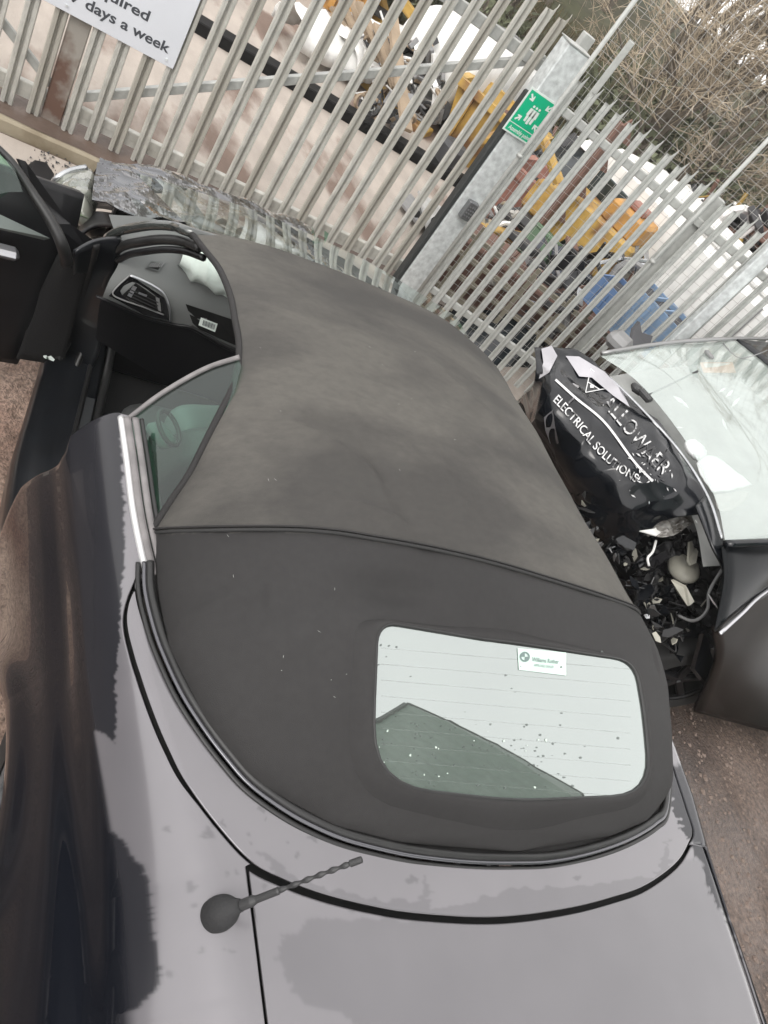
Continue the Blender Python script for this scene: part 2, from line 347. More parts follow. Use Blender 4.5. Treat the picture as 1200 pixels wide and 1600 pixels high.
def dome(x, s):
    k = KR(x) if s < 0 else 1; m = float(np.interp(x, [1.2, 1.7], [2, 1.6 if s > 0 else 1.35])); e = float(np.interp(x, [.8, 1.0, 1.3], [3.6, 3.2, 2.5]))
    h = (1-min(abs(s), 1)**e)**(1/m)
    bx = Bx(x)-(.04*min(max((x-1.35)/.3, 0), 1)*min(1, -s*1.5) if s < 0 else 0)
    z = bx+(Cx(x)-bx)*h
    y = Wx(x)*s*k
    # soft ripples and hoops of the stretched cloth
    z += .0022*math.sin(x*9+y*5)*h*(x > 1.3)+.006*noise.noise(Vector((x*4, y*4, 2)))*h-.010*math.exp(-((x-1.20)/.05)**2)*h*(abs(s) < .8)
    for cx, cy, sx, sy, an_, dp_ in FOLDS:
        ex = (x-cx)*math.cos(an_)+(y-cy)*math.sin(an_); ey = -(x-cx)*math.sin(an_)+(y-cy)*math.cos(an_); z += dp_*math.exp(-(ex/sx)**2-(ey/sy)**2)
    x += .085*max(0, (x-2.0)/.38)**1.5*max(0, 1-abs(s-.05)**2)
    return (x, y, z)
def dz(x, y):
    if x < .776 or x > _xs[-1]: return 0
    wv = Wx(x)*(KR(x) if y < 0 else 1)
    if abs(y) >= wv: return 0
    return dome(x, y/wv*1.0 if y >= 0 else y/wv)[2]
xs = np.concatenate([.776+.12*np.linspace(0, 1, 26)**2, np.linspace(.9, _xs[-1], 190)])
ss = np.sin(np.linspace(-math.pi/2, math.pi/2, 140))
top = [[dome(x, s) for s in ss] for x in xs]
st = grid('soft_top', top, FABRIC, car, thick=.012, flip=True)
SEAMPX = [(236, 833), (262, 832), (330, 830), (400, 829), (470, 830), (530, 835), (580, 843), (640, 853), (700, 865), (775, 883), (850, 905), (930, 930), (985, 948), (1012, 958)]
def fadef(co):
    u, v = pj(co); sv = np.interp(u, [p[0] for p in SEAMPX], [p[1] for p in SEAMPX]); return 1.0 if v < sv else 0.0
a_ = st.data.attributes.new('fade', 'FLOAT', 'POINT'); a_.data.foreach_set('value', [fadef(v.co) for v in st.data.vertices])
# sewn seam across the roof, hem cord along side windows, header edge
def nearst(u, v):
    P_ = np.array(top).reshape(-1, 3); q = (P_-POS)@R.T; d = np.hypot(600+F*q[:, 0]/q[:, 2]-u, 800+F*q[:, 1]/q[:, 2]-v); d = np.where(d < 8, q[:, 2]*.2+d*.02, 99+d); return P_[d.argmin()]
seam = [nearst(240, 834)+np.array([0, .002, .002])]+[march(u, v, dz)+np.array([0, 0, .003]) for u, v in SEAMPX[1:-2]]+[nearst(985, 950)+np.array([0, 0, .003]), nearst(1003, 957)+np.array([0, -.003, 0])]
MB().tube([Vector(p)+Vector((.009, 0, .0)) for p in cr(seam, 90)], .0075, 8, flat=.35).build('seam_flap', FABRIC, st, True)
MB().tube([Vector(p) for p in cr(seam, 90)], .0042, 6).build('roof_seam', PIPING, st, True)
hem = cr([(p[0], p[1]+.004, p[2]-.002) for p in EL[:]], 80)
MB().tube(hem, .0085, 8).build('roof_edge_cord', FABRIC, st, True)
# deck surface under and around the roof
yc = lambda x: float(np.interp(x, [-.3, 0, .2, .59, .77, .93, 1.03, 1.15, 1.35, 1.71, 2.8], [.5, .60, .66, .72, .74, .77, .79, .81, .83, .868, .88]))
YKf = lambda x: float(np.interp(x, [.5, .9, 1.2], [1.035, 1.02, .95]))
def zd(x, y):
    c = yc(x)*(1 if y >= 0 else YKf(x)); a = abs(y); wr = float(np.interp(x, [.6, 1.1], [.13, .07]))
    t = min(max((a-(c-wr))/wr, 0), 1.3)
    zm = float(np.interp(x, [-.05, 0, .06, .15, .4, .8, 2], [.90, .955, .992, 1.012, 1.025, 1.034, 1.040]))
    return zm-.100*t**1.8-.012*(a/c)**2
def dk(u, v, dzz=0): p = march(u, v, zd, 1.3); p[2] += dzz; return p
seamo = [dk(*p) for p in [(232, 893), (212, 918), (200, 950), (199, 985), (212, 1040), (235, 1110), (260, 1172), (290, 1230), (340, 1297), (390, 1350), (440, 1377), (500, 1400), (570, 1418), (640, 1430), (745, 1437), (820, 1433), (900, 1420), (960, 1404), (1000, 1390), (1035, 1368), (1060, 1345), (1074, 1320), (1080, 1300)]]
l = seamo[-1]; seamo += [np.array([l[0]+.06, l[1]-.012, 0]), np.array([l[0]+.2, l[1]-.04, 0]), np.array([1.22, -.755, 0]), np.array([1.32, -.745, 0])]
for p in seamo: p[2] = zd(p[0], p[1])
inn = [at(u, v, 1.042) for u, v in [(239, 880), (240, 920), (250, 965), (265, 1010), (295, 1075), (330, 1130), (365, 1176), (400, 1215), (450, 1252), (495, 1277), (540, 1296), (590, 1310), (640, 1321), (700, 1329), (750, 1333), (800, 1334), (850, 1333), (900, 1325), (950, 1311), (990, 1294), (1020, 1275), (1035, 1255)]]
inn += [np.array([1.0, -.635, 1.04]), np.array([1.15, -.70, 1.04]), np.array([1.33, -.735, 1.04])]
def offs(path, d, dzz=0):
    P = np.array(path); T = np.gradient(P, axis=0); Nn = np.stack([T[:, 1], -T[:, 0], 0*T[:, 0]], 1); Nn /= np.linalg.norm(Nn, axis=1, keepdims=True)
    c = P[:, :2].mean(0)+np.array([.4, 0]); s = np.sign(np.sum((P[:, :2]-c)*Nn[:, :2]))
    Q = P+Nn*d*s; Q[:, 2] += dzz; return Q
NU = 760
I = cr(inn, NU); I2 = offs(I, .028); O = cr(seamo, NU)
for p in I2: p[2] = zd(p[0], p[1])
def set_dust_refl(o, fn, shape):
    me = o.data; a = me.attributes.new('dust_refl', 'FLOAT', 'POINT')
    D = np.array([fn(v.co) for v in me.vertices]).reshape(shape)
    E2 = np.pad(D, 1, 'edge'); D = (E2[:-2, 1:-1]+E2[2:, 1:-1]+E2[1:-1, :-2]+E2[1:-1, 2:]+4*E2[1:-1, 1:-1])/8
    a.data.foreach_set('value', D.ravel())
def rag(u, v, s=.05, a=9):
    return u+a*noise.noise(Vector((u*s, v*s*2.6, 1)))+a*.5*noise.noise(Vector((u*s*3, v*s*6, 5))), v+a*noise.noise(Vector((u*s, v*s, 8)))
WET_REFL1 = [(80, 600), (184, 600), (187, 652), (196, 800), (197, 880), (191, 940), (190, 1000), (185, 1060), (185, 1162), (162, 1142), (120, 1130), (90, 900)]  # dark reflections on wet paint, put in as darker polygons
WET_REFL2 = [(150, 1300), (183, 1300), (198, 1312), (212, 1340), (228, 1350), (240, 1405), (247, 1475), (255, 1530), (248, 1545), (232, 1562), (215, 1580), (150, 1590)]
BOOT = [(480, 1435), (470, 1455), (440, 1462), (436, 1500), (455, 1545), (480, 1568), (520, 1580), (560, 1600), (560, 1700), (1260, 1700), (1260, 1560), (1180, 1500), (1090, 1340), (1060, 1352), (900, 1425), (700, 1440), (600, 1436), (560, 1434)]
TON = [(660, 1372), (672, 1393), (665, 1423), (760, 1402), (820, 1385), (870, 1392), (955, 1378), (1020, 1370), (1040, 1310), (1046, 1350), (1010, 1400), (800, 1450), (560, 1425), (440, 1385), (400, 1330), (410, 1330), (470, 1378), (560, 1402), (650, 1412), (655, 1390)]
WET_REFL3 = [(1034, 1210), (1046, 1262), (1066, 1300), (1090, 1345), (1105, 1372), (1110, 1400), (1138, 1440), (1150, 1480), (1165, 1510), (1190, 1560), (1230, 1640), (1320, 1700), (1320, 1400), (1100, 1180)]  # dark surroundings mirrored in the far roll-off, painted into the mask
WET_REFLS = [(WET_REFL3, .12), (WET_REFL1, .12), (WET_REFL2, .12), (BOOT, .74), (TON, .74)]
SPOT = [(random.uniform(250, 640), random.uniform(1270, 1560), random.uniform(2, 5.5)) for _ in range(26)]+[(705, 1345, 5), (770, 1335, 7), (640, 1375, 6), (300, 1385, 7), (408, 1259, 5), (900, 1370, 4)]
def dust_refl_f(co):
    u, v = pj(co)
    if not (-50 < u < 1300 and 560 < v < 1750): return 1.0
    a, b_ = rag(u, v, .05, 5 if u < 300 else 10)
    for P, val in WET_REFLS:
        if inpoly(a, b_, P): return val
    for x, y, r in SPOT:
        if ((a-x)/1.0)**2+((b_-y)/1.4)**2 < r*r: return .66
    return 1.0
NT = 44
idx = []; last = 0
for j in range(NU):
    dd0 = np.hypot(*(I2[:, :2]-O[j, :2]).T); lo_, hi_ = max(last, int(j-220)), min(NU, j+220); k = lo_+int(np.argmin(dd0[lo_:hi_])) if hi_ > lo_ else NU-1
    last = max(last, k); idx.append(last)
idx = np.convolve(np.pad(np.array(idx, float), 25, 'edge'), np.ones(51)/51, 'same')[25:-25]
I2o = I2.copy(); I2 = np.stack([np.interp(idx, np.arange(NU), I2o[:, c]) for c in range(3)], 1)
ton = [[None]*NU for _ in range(NT)]
for j in range(NU):
    for i in range(NT):
        t = i/(NT-1); d = O[j]-I2[j]; L_ = np.linalg.norm(d)+1e-6; p = I2[j]+d*(t*max(L_-.0035, .0)/L_); ton[i][j] = (p[0], p[1], zd(p[0], p[1]))
tc_ = grid('tonneau_cover', ton, PAINT, car, thick=.006); set_dust_refl(tc_, dust_refl_f, (NT, NU))
grid('roof_skirt', [offs(I, -.05, -.02)[::3], offs(I, -.02, -.004)[::3], offs(I, .004, -.004)[::3]], FABRIC, st)
MB().tube(offs(I, .006, .001)[::3], .0085, 8).build('roof_seal', RUB, tc_, True)
MB().tube(offs(I, .0165, -.001)[::3], .0045, 8, flat=.7).build('gutter_strip', GUT, tc_, True)
MB().tube(offs(I, .0265, -.007)[::3], .005, 8, flat=.8).build('gutter_seal', RUB, tc_, True)
# dark channel below the shut lines
ch = [[(p[0], p[1], zd(p[0], p[1])-.012+.0*k) for p in q] for k, q in enumerate([offs(O, -.02), O, offs(O, .02)])]
grid('shut_line_channel', ch, BLACKS, car)
# boot lid
lidY = lambda x: float(np.interp(x, [0, .3, .56, .78], [.50, .545, .570, .583]))
Of = O[:, :2]
def seam_x(y):
    k = [i for i in range(60, NU-60)]
    ys = Of[k, 1]; o_ = np.argsort(ys); return float(np.interp(y, ys[o_], Of[np.array(k)[o_], 0]))
lid = []
for i in range(200):
    row = []
    for j in range(340):
        s = -1+2*j/339; s = s*1.13 if s < 0 else s; yy = s*lidY(.6); x1 = min(seam_x(yy), .80)-.0075; x = x1*(i/199); y = s*(lidY(x)-.004)
        row.append((x, y, zd(x, y)+.001))
    lid.append(row)
bl = grid('boot_lid', lid, PAINT, car, flip=True, thick=.006); set_dust_refl(bl, dust_refl_f, (200, 340))
gp = [(x, s_*lidY(x), zd(x, lidY(x))-.01) for s_ in (1,) for x in np.linspace(0, .79, 30)]
for s_ in (1, -1):
    grid('boot_gap', [[(x, s_*lidY(x)*(1.13 if s_ < 0 else 1)-.02, zd(x, lidY(x))-.014), (x, s_*lidY(x)*(1.13 if s_ < 0 else 1)+.02, zd(x, lidY(x))-.014)] for x in np.linspace(.0, .79, 30)], BLACKS, car)
# quarter panels: deck part + side part as one sheet
def outer_y(x, s_):
    """inner boundary (towards car centre) of the quarter panel at station x"""
    if x < .775: return lidY(x)*(1.13 if s_ < 0 else 1)+.004
    k = range(0, 350) if s_ > 0 else range(410, NU)
    X = np.array([O[i][0] for i in k]); Y = np.array([abs(O[i][1]) for i in k])
    o_ = np.argsort(X); return float(np.interp(x, X[o_], Y[o_]))+.0035
def bottom_z(x):
    d = x-1.05; r = .36
    a = .31+math.sqrt(max(r*r-d*d, 0))-.0 if abs(d) < r else 0
    return max(a, .25) if abs(d) < r else .25
def side_pt(x, q, s_=1):
    """q 0 at crease, 1 at lower edge"""
    kk = 1 if s_ > 0 else YKf(x); zt = zd(x, s_*yc(x)*kk); zb = bottom_z(x); z = zt+(zb-zt)*q
    t = (zt-z)/(zt-.25)
    bulge = max(.055, (.872 if s_ > 0 else .85)-yc(x))*math.sin(min(t*2.0, 1)*math.pi/2)*(1 if x > .3 else max(x, 0)/.3)
    arch = math.hypot(x-1.05, z-.31); lip = .018*math.exp(-((arch-.375)/.045)**2)
    tuck = -.05*max(0, t-.6)**1.5*2
    crease = -.008*math.exp(-((t-.12)/.06)**2)
    return (x, s_*(yc(x)*kk+bulge+lip+tuck+crease), z)
fe = [(183, 655), (150, 675), (115, 697), (100, 735), (70, 772), (45, 830), (20, 890), (0, 940)]
fex = lambda z: float(np.interp(z, [.25, .41, .56, .70, .88, .94, 1.03], [1.70, 1.71, 1.73, 1.745, 1.68, 1.70, 1.765]))
def quarter(s_):
    rows = []
    for i in range(640 if s_ > 0 else 240):
        t = i/(639 if s_ > 0 else 239); row = []
        x0 = 0.0
        nd = 46 if s_ > 0 else 26
        xe = 1.725
        x = x0+(xe-x0)*t
        yi = outer_y(min(x, 1.26), s_) if x < 1.262 else np.interp(x, [1.262, 1.33, 1.41, 1.58, 1.765], [outer_y(1.26, s_), .752, .748, .766, .785])
        for k in range(nd):
            q = k/(nd-1); y = yi+(yc(x)*(1 if s_ > 0 else YKf(x))-yi)*q; row.append((x, s_*y, zd(x, s_*y)))
        for k in range(1, 42):
            q = k/41; p = side_pt(x, q, s_); xm = fex(p[2])
            p = (p[0]*(1 if x < 1.45 else 1)+(xm-xe)*max(0, (x-1.35)/(xe-1.35)), p[1], p[2]); row.append(p)
        rows.append(row)
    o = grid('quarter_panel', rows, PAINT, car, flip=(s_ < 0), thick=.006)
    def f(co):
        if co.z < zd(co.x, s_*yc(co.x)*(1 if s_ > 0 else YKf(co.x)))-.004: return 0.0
        return dust_refl_f(co)
    set_dust_refl(o, f, (len(rows), len(rows[0]))); return o
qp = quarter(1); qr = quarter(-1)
# belt mouldings beside the quarter window
belt = [dk(u, v, .006) for u, v, z in [(187, 655, .998), (196, 720, 1.005), (206, 800, 1.014), (220, 870, 1.022), (229, 902, 1.03)]]
belt = np.array(belt)
MB().tube(cr(belt, 40), .007, 8).build('bright_belt_strip', CHROMEW, car, True)
MB().tube(cr(belt+np.array([0, -.013, .004]), 40), .009, 8, flat=.6).build('belt_strip', GREYR, car, True)
MB().tube(cr(belt+np.array([0, -.030, .008]), 40), .008, 8, flat=.6).build('belt_strip', GREYR, car, True)
MB().tube(cr(belt+np.array([0, -.043, .010]), 40), .005, 8).build('belt_seal', RUB, car, True)
# quarter window
P0, n0 = EL[0], (0, 1, .9)
qg = [(201, 657), (245, 621), (290, 593), (330, 573), (372, 560), (377, 572), (367, 612), (352, 642), (327, 692), (302, 742), (272, 787), (240, 834), (225, 770), (212, 705)]
def slant(u, v, off=0): return onp(u, v, (1.411, .729+off, 1.035), (0, 1, .9))
G = [slant(u, v) for u, v in qg]
qw = MB(); qw.add(G, [tuple(range(len(G)))]); qw = qw.build('quarter_window', GLASSG, car)
MB().tube(cr([slant(u, v, .004) for u, v in [(198, 656), (245, 620), (290, 592), (330, 572), (374, 558)]], 30), .0062, 8).build('window_edge_trim', GREYR, qw, True)
# fuel of light: rear window on the dome
def rounded(c, r=10, n=7):
    out = []; m = len(c)
    for i in range(m):
        p0, p1, p2 = np.array(c[i-1], float), np.array(c[i][:2], float), np.array(c[(i+1) % m][:2], float); rr = c[i][2]
        p0 = p0[:2]; a = p1+(p0-p1)/np.linalg.norm(p0-p1)*rr; b_ = p1+(p2-p1)/np.linalg.norm(p2-p1)*rr
        for t in np.linspace(0, 1, n): out.append((1-t)**2*a+2*t*(1-t)*p1+t*t*b_)
    return out
wq = [(584, 976, 34), (780, 1006, 30), (985, 1036, 34), (1001, 1130, 30), (1012, 1244, 62), (800, 1256, 60), (575, 1232, 95), (578, 1110, 24)]
wo_ = rounded(wq)
def glass_patch(scale, lift, off=(0, 0)):
    c = np.mean(np.array(wo_), 0); rings = []
    for r_ in np.linspace(0, 1, 16):
        rings.append([march(*(c+(p-c)*r_*scale), dz)+np.array([-.3, 0, 1])*lift for p in wo_])
    return rings
rg = glass_patch(1.0, .0035); n_ = len(wo_)
Vv = [p for r_ in rg for p in r_]; Fv = [(i*n_+j, i*n_+(j+1) % n_, (i+1)*n_+(j+1) % n_, (i+1)*n_+j) for i in range(15) for j in range(n_)]
# flatten the glass to a smooth sheet: quadratic fit
A_ = np.array(Vv); Q_ = np.stack([np.ones(len(A_)), A_[:, 0], A_[:, 1], A_[:, 0]**2, A_[:, 1]**2, A_[:, 0]*A_[:, 1]], 1)
cf = np.linalg.lstsq(Q_, A_[:, 2], rcond=None)[0]; cf[5] = cf[5]*.3; cf[2] *= .3
cf[0] += np.mean(A_[:, 2]-Q_@cf)
def gz(x, y): return float(cf@np.array([1, x, y, x*x, y*y, x*y]))+.006
Vv = [(p[0], p[1], gz(p[0], p[1])) for p in Vv]
rw = mesh('rear_window', Vv, Fv, GLASSR, car)
rim = np.array([(p[0], p[1], gz(p[0], p[1])) for p in rg[-1]]); rimo = []
cc = rim.mean(0)
for p in rim:
    d = (p-cc); d[2] = 0; d /= np.linalg.norm(d); rimo.append(d)
rimo = np.array(rimo)
rows = []
for k, (o_, h) in enumerate([(-.004, .001), (.004, .006), (.012, .008), (.022, .006), (.034, .001), (.046, -.006)]):
    ring = []
    for p, d in zip(rim, rimo):
        q = p+d*o_; zz = max(dz(q[0], q[1]), 1.0); tt = min(max((o_)/.046, 0), 1); base = p[2]*(1-tt)+min(zz, p[2]+.03)*tt
        ring.append((q[0], q[1], base+h))
    ring.append(ring[0]); rows.append(ring)
grid('window_surround', rows, FABRIC, st, flip=True)
MB().tube([Vector(p)+Vector((0, 0, .002)) for p in list(rim)+[rim[0]]], .0035, 6, False).build('window_seal', RUB, rw, True)
def onglass(u, v, l=.001): return march(u, v, gz, 1.7)+np.array([0, 0, l])
STK = mat('pale_sticker', (.48, .60, .54), .5); STD = mat('sticker_print', (.12, .17, .16), .6)
sq = [(808, 1013), (884, 1020), (884, 1056), (810, 1047)]
sk = mesh('sticker', [onglass(u, v, .0012) for u, v in sq], [(0, 1, 2, 3)], STK, rw, False)
def textmesh(body, size=1, bold=0):
    cu = bpy.data.curves.new('t', 'FONT'); cu.body = body; cu.size = size; cu.offset = bold; cu.resolution_u = 3
    o = bpy.data.objects.new('t', cu); C.objects.link(o); bpy.context.view_layer.update()
    me = bpy.data.meshes.new_from_object(o.evaluated_get(bpy.context.evaluated_depsgraph_get()))
    V = np.array([v.co[:] for v in me.vertices]); Fc = [tuple(p.vertices) for p in me.polygons]
    bpy.data.objects.remove(o); bpy.data.curves.remove(cu); bpy.data.meshes.remove(me); return V, Fc
def textq(name, body, O_, X_, Y_, mt, parent, bold=.0, fit=True, lift=None):
    """text mapped so that its box runs from O_ along X_ (full width) and Y_ (cap height)"""
    V, Fc = textmesh(body, 1, bold); x0, x1 = V[:, 0].min(), V[:, 0].max()
    P = [np.array(O_)+np.array(X_)*((v[0]-x0)/(x1-x0))+np.array(Y_)*(v[1]/.69) for v in V]
    if lift: P = [lift(p) for p in P]
    return mesh(name, P, Fc, mt, parent, False)
b = MB(); ctr = np.array((819, 1027.)); n = 20
def px2g(c): return onglass(c[0], c[1], .0022)
ring = [px2g(ctr+8*np.array([math.cos(a), math.sin(a)])) for a in np.linspace(0, 2*math.pi, n, False)]
ring2 = [px2g(ctr+5.4*np.array([math.cos(a), math.sin(a)])) for a in np.linspace(0, 2*math.pi, n, False)]
b.add(ring+ring2, [(i, (i+1) % n, n+(i+1) % n, n+i) for i in range(n)])
for q in (0, math.pi):
    arc = [px2g(ctr+5.4*np.array([math.cos(a), math.sin(a)])) for a in np.linspace(q, q+math.pi/2, 6)]
    b.add([px2g(ctr)]+arc, [tuple(range(7))])
b.build('roundel_mark', STD, sk)
o0 = px2g((830, 1034)); textq('sticker_text', 'Williams Rother', o0, px2g((872, 1038))-o0, px2g((830.6, 1027.5))-o0, STD, sk, .01)
o0 = px2g((833, 1042)); textq('sticker_text', 'APPROVED DEALER', o0, px2g((864, 1045))-o0, px2g((833.6, 1038))-o0, STD, sk, .0)
# dirt marks and drops on the rear glass
b = MB()
for k in range(95):
    u, v = random.uniform(585, 1000), random.uniform(1000, 1245)
    if k < 70: u, v = random.uniform(585, 900), random.uniform(1130, 1240)
    if k > 100: u, v = random.uniform(940, 1000), random.uniform(1060, 1240)
    s = random.uniform(.7, 2.5); pts = [onglass(u+s*math.cos(a)*random.uniform(.5, 1.2), v+s*math.sin(a)*random.uniform(.5, 1.2)) for a in np.linspace(0, 6.28, 6)[:-1]]
    b.add(pts, [(0, 1, 2, 3, 4)])
o = b.build('dirt_spots', mat('dirt_spots', (.10, .12, .11), .8, alpha=.7), rw); o['kind'] = 'stuff'
b = MB()
for k in range(18):
    u, v = random.uniform(590, 880), random.uniform(1140, 1240); s = random.uniform(.8, 2.4)
    b.add([onglass(u+s*math.cos(a)*random.uniform(.3, 1.4), v+s*math.sin(a)*random.uniform(.3, 1.4)) for a in np.linspace(0, 6.28, 6)[:-1]], [(0, 1, 2, 3, 4)])
o = b.build('dried_drops', mat('dried_drops', (.45, .52, .47), .8), rw); o['kind'] = 'stuff'
b = MB()
for k in range(26):
    u, v = random.choice([(random.uniform(400, 700), random.uniform(440, 700)), (random.uniform(280, 800), random.uniform(500, 880)), (random.uniform(330, 560), random.uniform(900, 1100))]); p = march(u, v, dz)+np.array([0, 0, .001]); a = random.uniform(0, 3); s = random.uniform(.0015, .005)
    b.add([p+np.array([s*math.cos(a), s*math.sin(a), 0]), p+np.array([-.0008*math.sin(a), .0008*math.cos(a), 0]), p-np.array([s*math.cos(a), s*math.sin(a), 0])], [(0, 1, 2)])
o = b.build('lint', mat('lint', (.4, .4, .38), .9), st); o['kind'] = 'stuff'
# heating wires
b = MB()
for k in range(9):
    v0 = 1012+k*25; pp = [onglass(u, v0+(u-590)*.085, .0) for u in np.linspace(596, 985, 12)]
    b.tube([p for p in pp], .0009, 4)
b.build('heating_wires', mat('heater_wire', (.30, .33, .31), .5, alpha=.13), rw)
# antenna on the left quarter panel
an = dk(338, 1430); an = np.array([an[0], an[1], zd(an[0], an[1])])
aparent = bpy.data.objects.new('roof_antenna', None)
bpy.data.objects.remove(aparent)
V = []; prof = [(.026, 0), (.026, .009), (.0235, .018), (.018, .027), (.0125, .037), (.010, .048), (.009, .055)]
tipd = at(565, 1343, 1.235); mb = MB()
tp = np.array(tipd)-an; tdir = tp/np.linalg.norm(tp)
nb = 28; rows_ = []
for r_, h in prof:
    k = (h/.055)**1.3
    base = an+np.array([0, 0, h])*(1-k)+(np.array([0, 0, .004])+tdir*.044)*k
    ring = []
    e1 = np.array([1, 0, 0.]); e2 = np.array([0, 1, 0.])
    nrm = np.array([0, 0, 1.])*(1-k)+tdir*k; nrm /= np.linalg.norm(nrm)
    a1 = np.cross(nrm, [0, 1, 0]); a1 /= np.linalg.norm(a1); a2 = np.cross(nrm, a1)
    for q in range(nb+1):
        a = 2*math.pi*q/nb; ring.append(base+(a1*math.cos(a)+a2*math.sin(a))*r_)
    rows_.append(ring)
ab = grid('antenna_base', cr_rows if False else patch(rows_, 24, nb*2+1), mat('matt_rubber_antenna', (.016, .016, .017), .75, bump=.2, bs=200), car, flip=False)
p0 = an+np.array([0, 0, .004])+tdir*.040; Ln = np.linalg.norm(tipd-p0); mast = []; rad = []
for i in range(160):
    t = i/159; p = p0+(tipd-p0)*t; r_ = .0085 if t < .1 else (.0058 if t < .32 else .0036+.001*math.sin(t*60))
    if .1 <= t < .14: r_ = .0085-(t-.1)/.04*.0027
    if t > .90: r_ = .0052
    if t > .985: r_ = .005
    bend = .006*math.sin(t*math.pi); p = p+np.array([0, 0, bend]); mast.append(p); rad.append(r_)
MB().tube(mast, rad, 10).build('antenna_mast', PLAST, ab, True)

dr_ = [dk(u, v, .0008) for u, v in [(349, 1452), (359, 1450), (364, 1500), (367, 1530), (371, 1570), (367, 1570), (363, 1530), (358, 1500)]]
mesh('drip_stain', dr_, [(0, 1, 2, 7), (7, 2, 3, 6), (6, 3, 4, 5)], mat('drip_stain', (.035, .036, .04), .2, coat=.6), ab, False)
# left sill, jamb and interior
b = MB()
sill = np.array([at(u, v, .30) for u, v in [(95, 520), (85, 560), (62, 640), (40, 720), (22, 850), (8, 930)]]); S_ = cr(sill, 24)
prof = [(.03, -.14), (.035, -.02), (.02, .02), (-.02, .035), (-.06, .04), (-.09, .035), (-.10, .045), (-.15, .045), (-.165, .03), (-.17, -.1), (-.2, -.13)]
grid('sill', [[(p[0], p[1]+a, p[2]+h) for a, h in prof] for p in S_], DARKP, car, flip=True, thick=.004)
MB().tube([(p[0], p[1]-.175, p[2]+.05) for p in S_], .014, 8).build('door_seal', RUB, car, True)
MB().tube([(p[0], p[1]-.115, p[2]+.05) for p in S_], .008, 8).build('door_seal', RUB, car, True)
b = MB(); Sx = [p for p in S_ if 1.95 < p[0] < 2.55]
grid('sill_plate', [[(p[0], p[1]-.125, p[2]+.0475), (p[0], p[1]-.155, p[2]+.0475)] for p in Sx], mat('sill_plate', (.09, .095, .10), .35, .6), car, flip=False)
fl = MB(); fl.box((2.0, 0, .21), (1.9, 1.42, .04)); fl.box((1.05, 0, .60), (.04, 1.30, .70)); fl.box((2.1, -.72, .55), (1.5, .04, .7)); fl.box((2.95, 0, .50), (.05, 1.5, .66)); fl.box((1.4, 0, .40), (.75, 1.3, .36))
fl.build('cabin_floor', CARPET, car)
tun = MB().box((2.1, 0, .32), (1.6, .22, .22), bev=.03).build('centre_tunnel', CARPET, car)
# rear jamb under the quarter glass: inner trim panel (greenish through the glass)
tr = [[at(240, 700, .93), at(250, 760, .95), at(262, 815, .98)], [at(262, 676, .86), at(292, 735, .90), at(300, 780, .93)], [at(285, 668, .62), at(305, 735, .62), at(320, 780, .62)]]
grid('side_trim', patch([[(1.80, .745, .955), (1.6, .735, .96), (1.40, .71, .965), (1.2, .68, .97)], [(1.80, .715, .945), (1.6, .70, .945), (1.40, .67, .945), (1.2, .65, .94)], [(1.80, .69, .90), (1.6, .67, .90), (1.40, .64, .90), (1.2, .62, .9)], [(1.80, .68, .55), (1.6, .66, .5), (1.4, .63, .5), (1.2, .6, .5)]], 20, 14), TRIMG, car)
# belt guide loop
bgd = MB(); c0 = at(252, 680, .96); bgd.box(c0, (.075, .05, .03), Matrix.Rotation(.6, 3, 'Z'), .01)
bg_ = bgd.build('seat_belt_guide', mat('belt_guide_grey', (.17, .18, .18), .6), car, True)
lp = [c0+np.array([.050*math.cos(a)+.012, .034*math.sin(a)-.012, .02*math.sin(a)+.018]) for a in np.linspace(0, 2*math.pi, 22)]
MB().tube(lp, .0055, 6).build('belt_loop', PLAST, bg_, True)
def cushion(name, c, d, mt, parent, rot=None, puff=.06):
    m_ = 18; P = []
    bm = bmesh.new(); bmesh.ops.create_cube(bm, size=1); bmesh.ops.subdivide_edges(bm, edges=bm.edges, cuts=6, use_grid_fill=True)
    for v in bm.verts:
        n = Vector((v.co.x*2, v.co.y*2, v.co.z*2)); k = (abs(n.x)**5+abs(n.y)**5+abs(n.z)**5)**.2; n /= max(k, 1e-6)
        n += .05*noise.noise_vector(n*2.2); v.co = Vector((n.x*d[0]/2, n.y*d[1]/2, n.z*d[2]/2))
        if rot: v.co = rot@v.co
        v.co += Vector(c)
    V = [v.co.copy() for v in bm.verts]; bm.verts.index_update(); Fc = [[v.index for v in f.verts] for f in bm.faces]; bm.free()
    o = mesh(name, V, Fc, mt, parent); md = o.modifiers.new('s', 'SUBSURF'); md.levels = 1; md.render_levels = 1; return o
for y in (.36, -.36):
    r_ = Matrix.Rotation(-.25, 3, 'Y')
    cushion('front_seat', (1.92, y, .62), (.16, .5, .62), LEATH, car, r_); cushion('seat_cushion', (2.2, y, .40), (.52, .5, .16), LEATH, car)
    cushion('headrest', (1.83, y, .98), (.12, .26, .16), LEATH, car, r_)
cushion('rear_headrest', tuple(at(322, 682, .80)), (.12, .24, .17), mat('grey_leather', (.13, .14, .14), .5), car, Matrix.Rotation(.3, 3, 'Z'))
cushion('rear_seat', (1.33, 0, .62), (.18, 1.05, .5), LEATH, car, Matrix.Rotation(-.3, 3, 'Y')); cushion('rear_headrest', (1.42, .33, .91), (.12, .26, .16), LEATH, car); cushion('rear_headrest', (1.42, -.33, .91), (.12, .26, .16), LEATH, car)
cushion('seat_cushion', (1.6, 0, .45), (.42, 1.05, .15), LEATH, car)
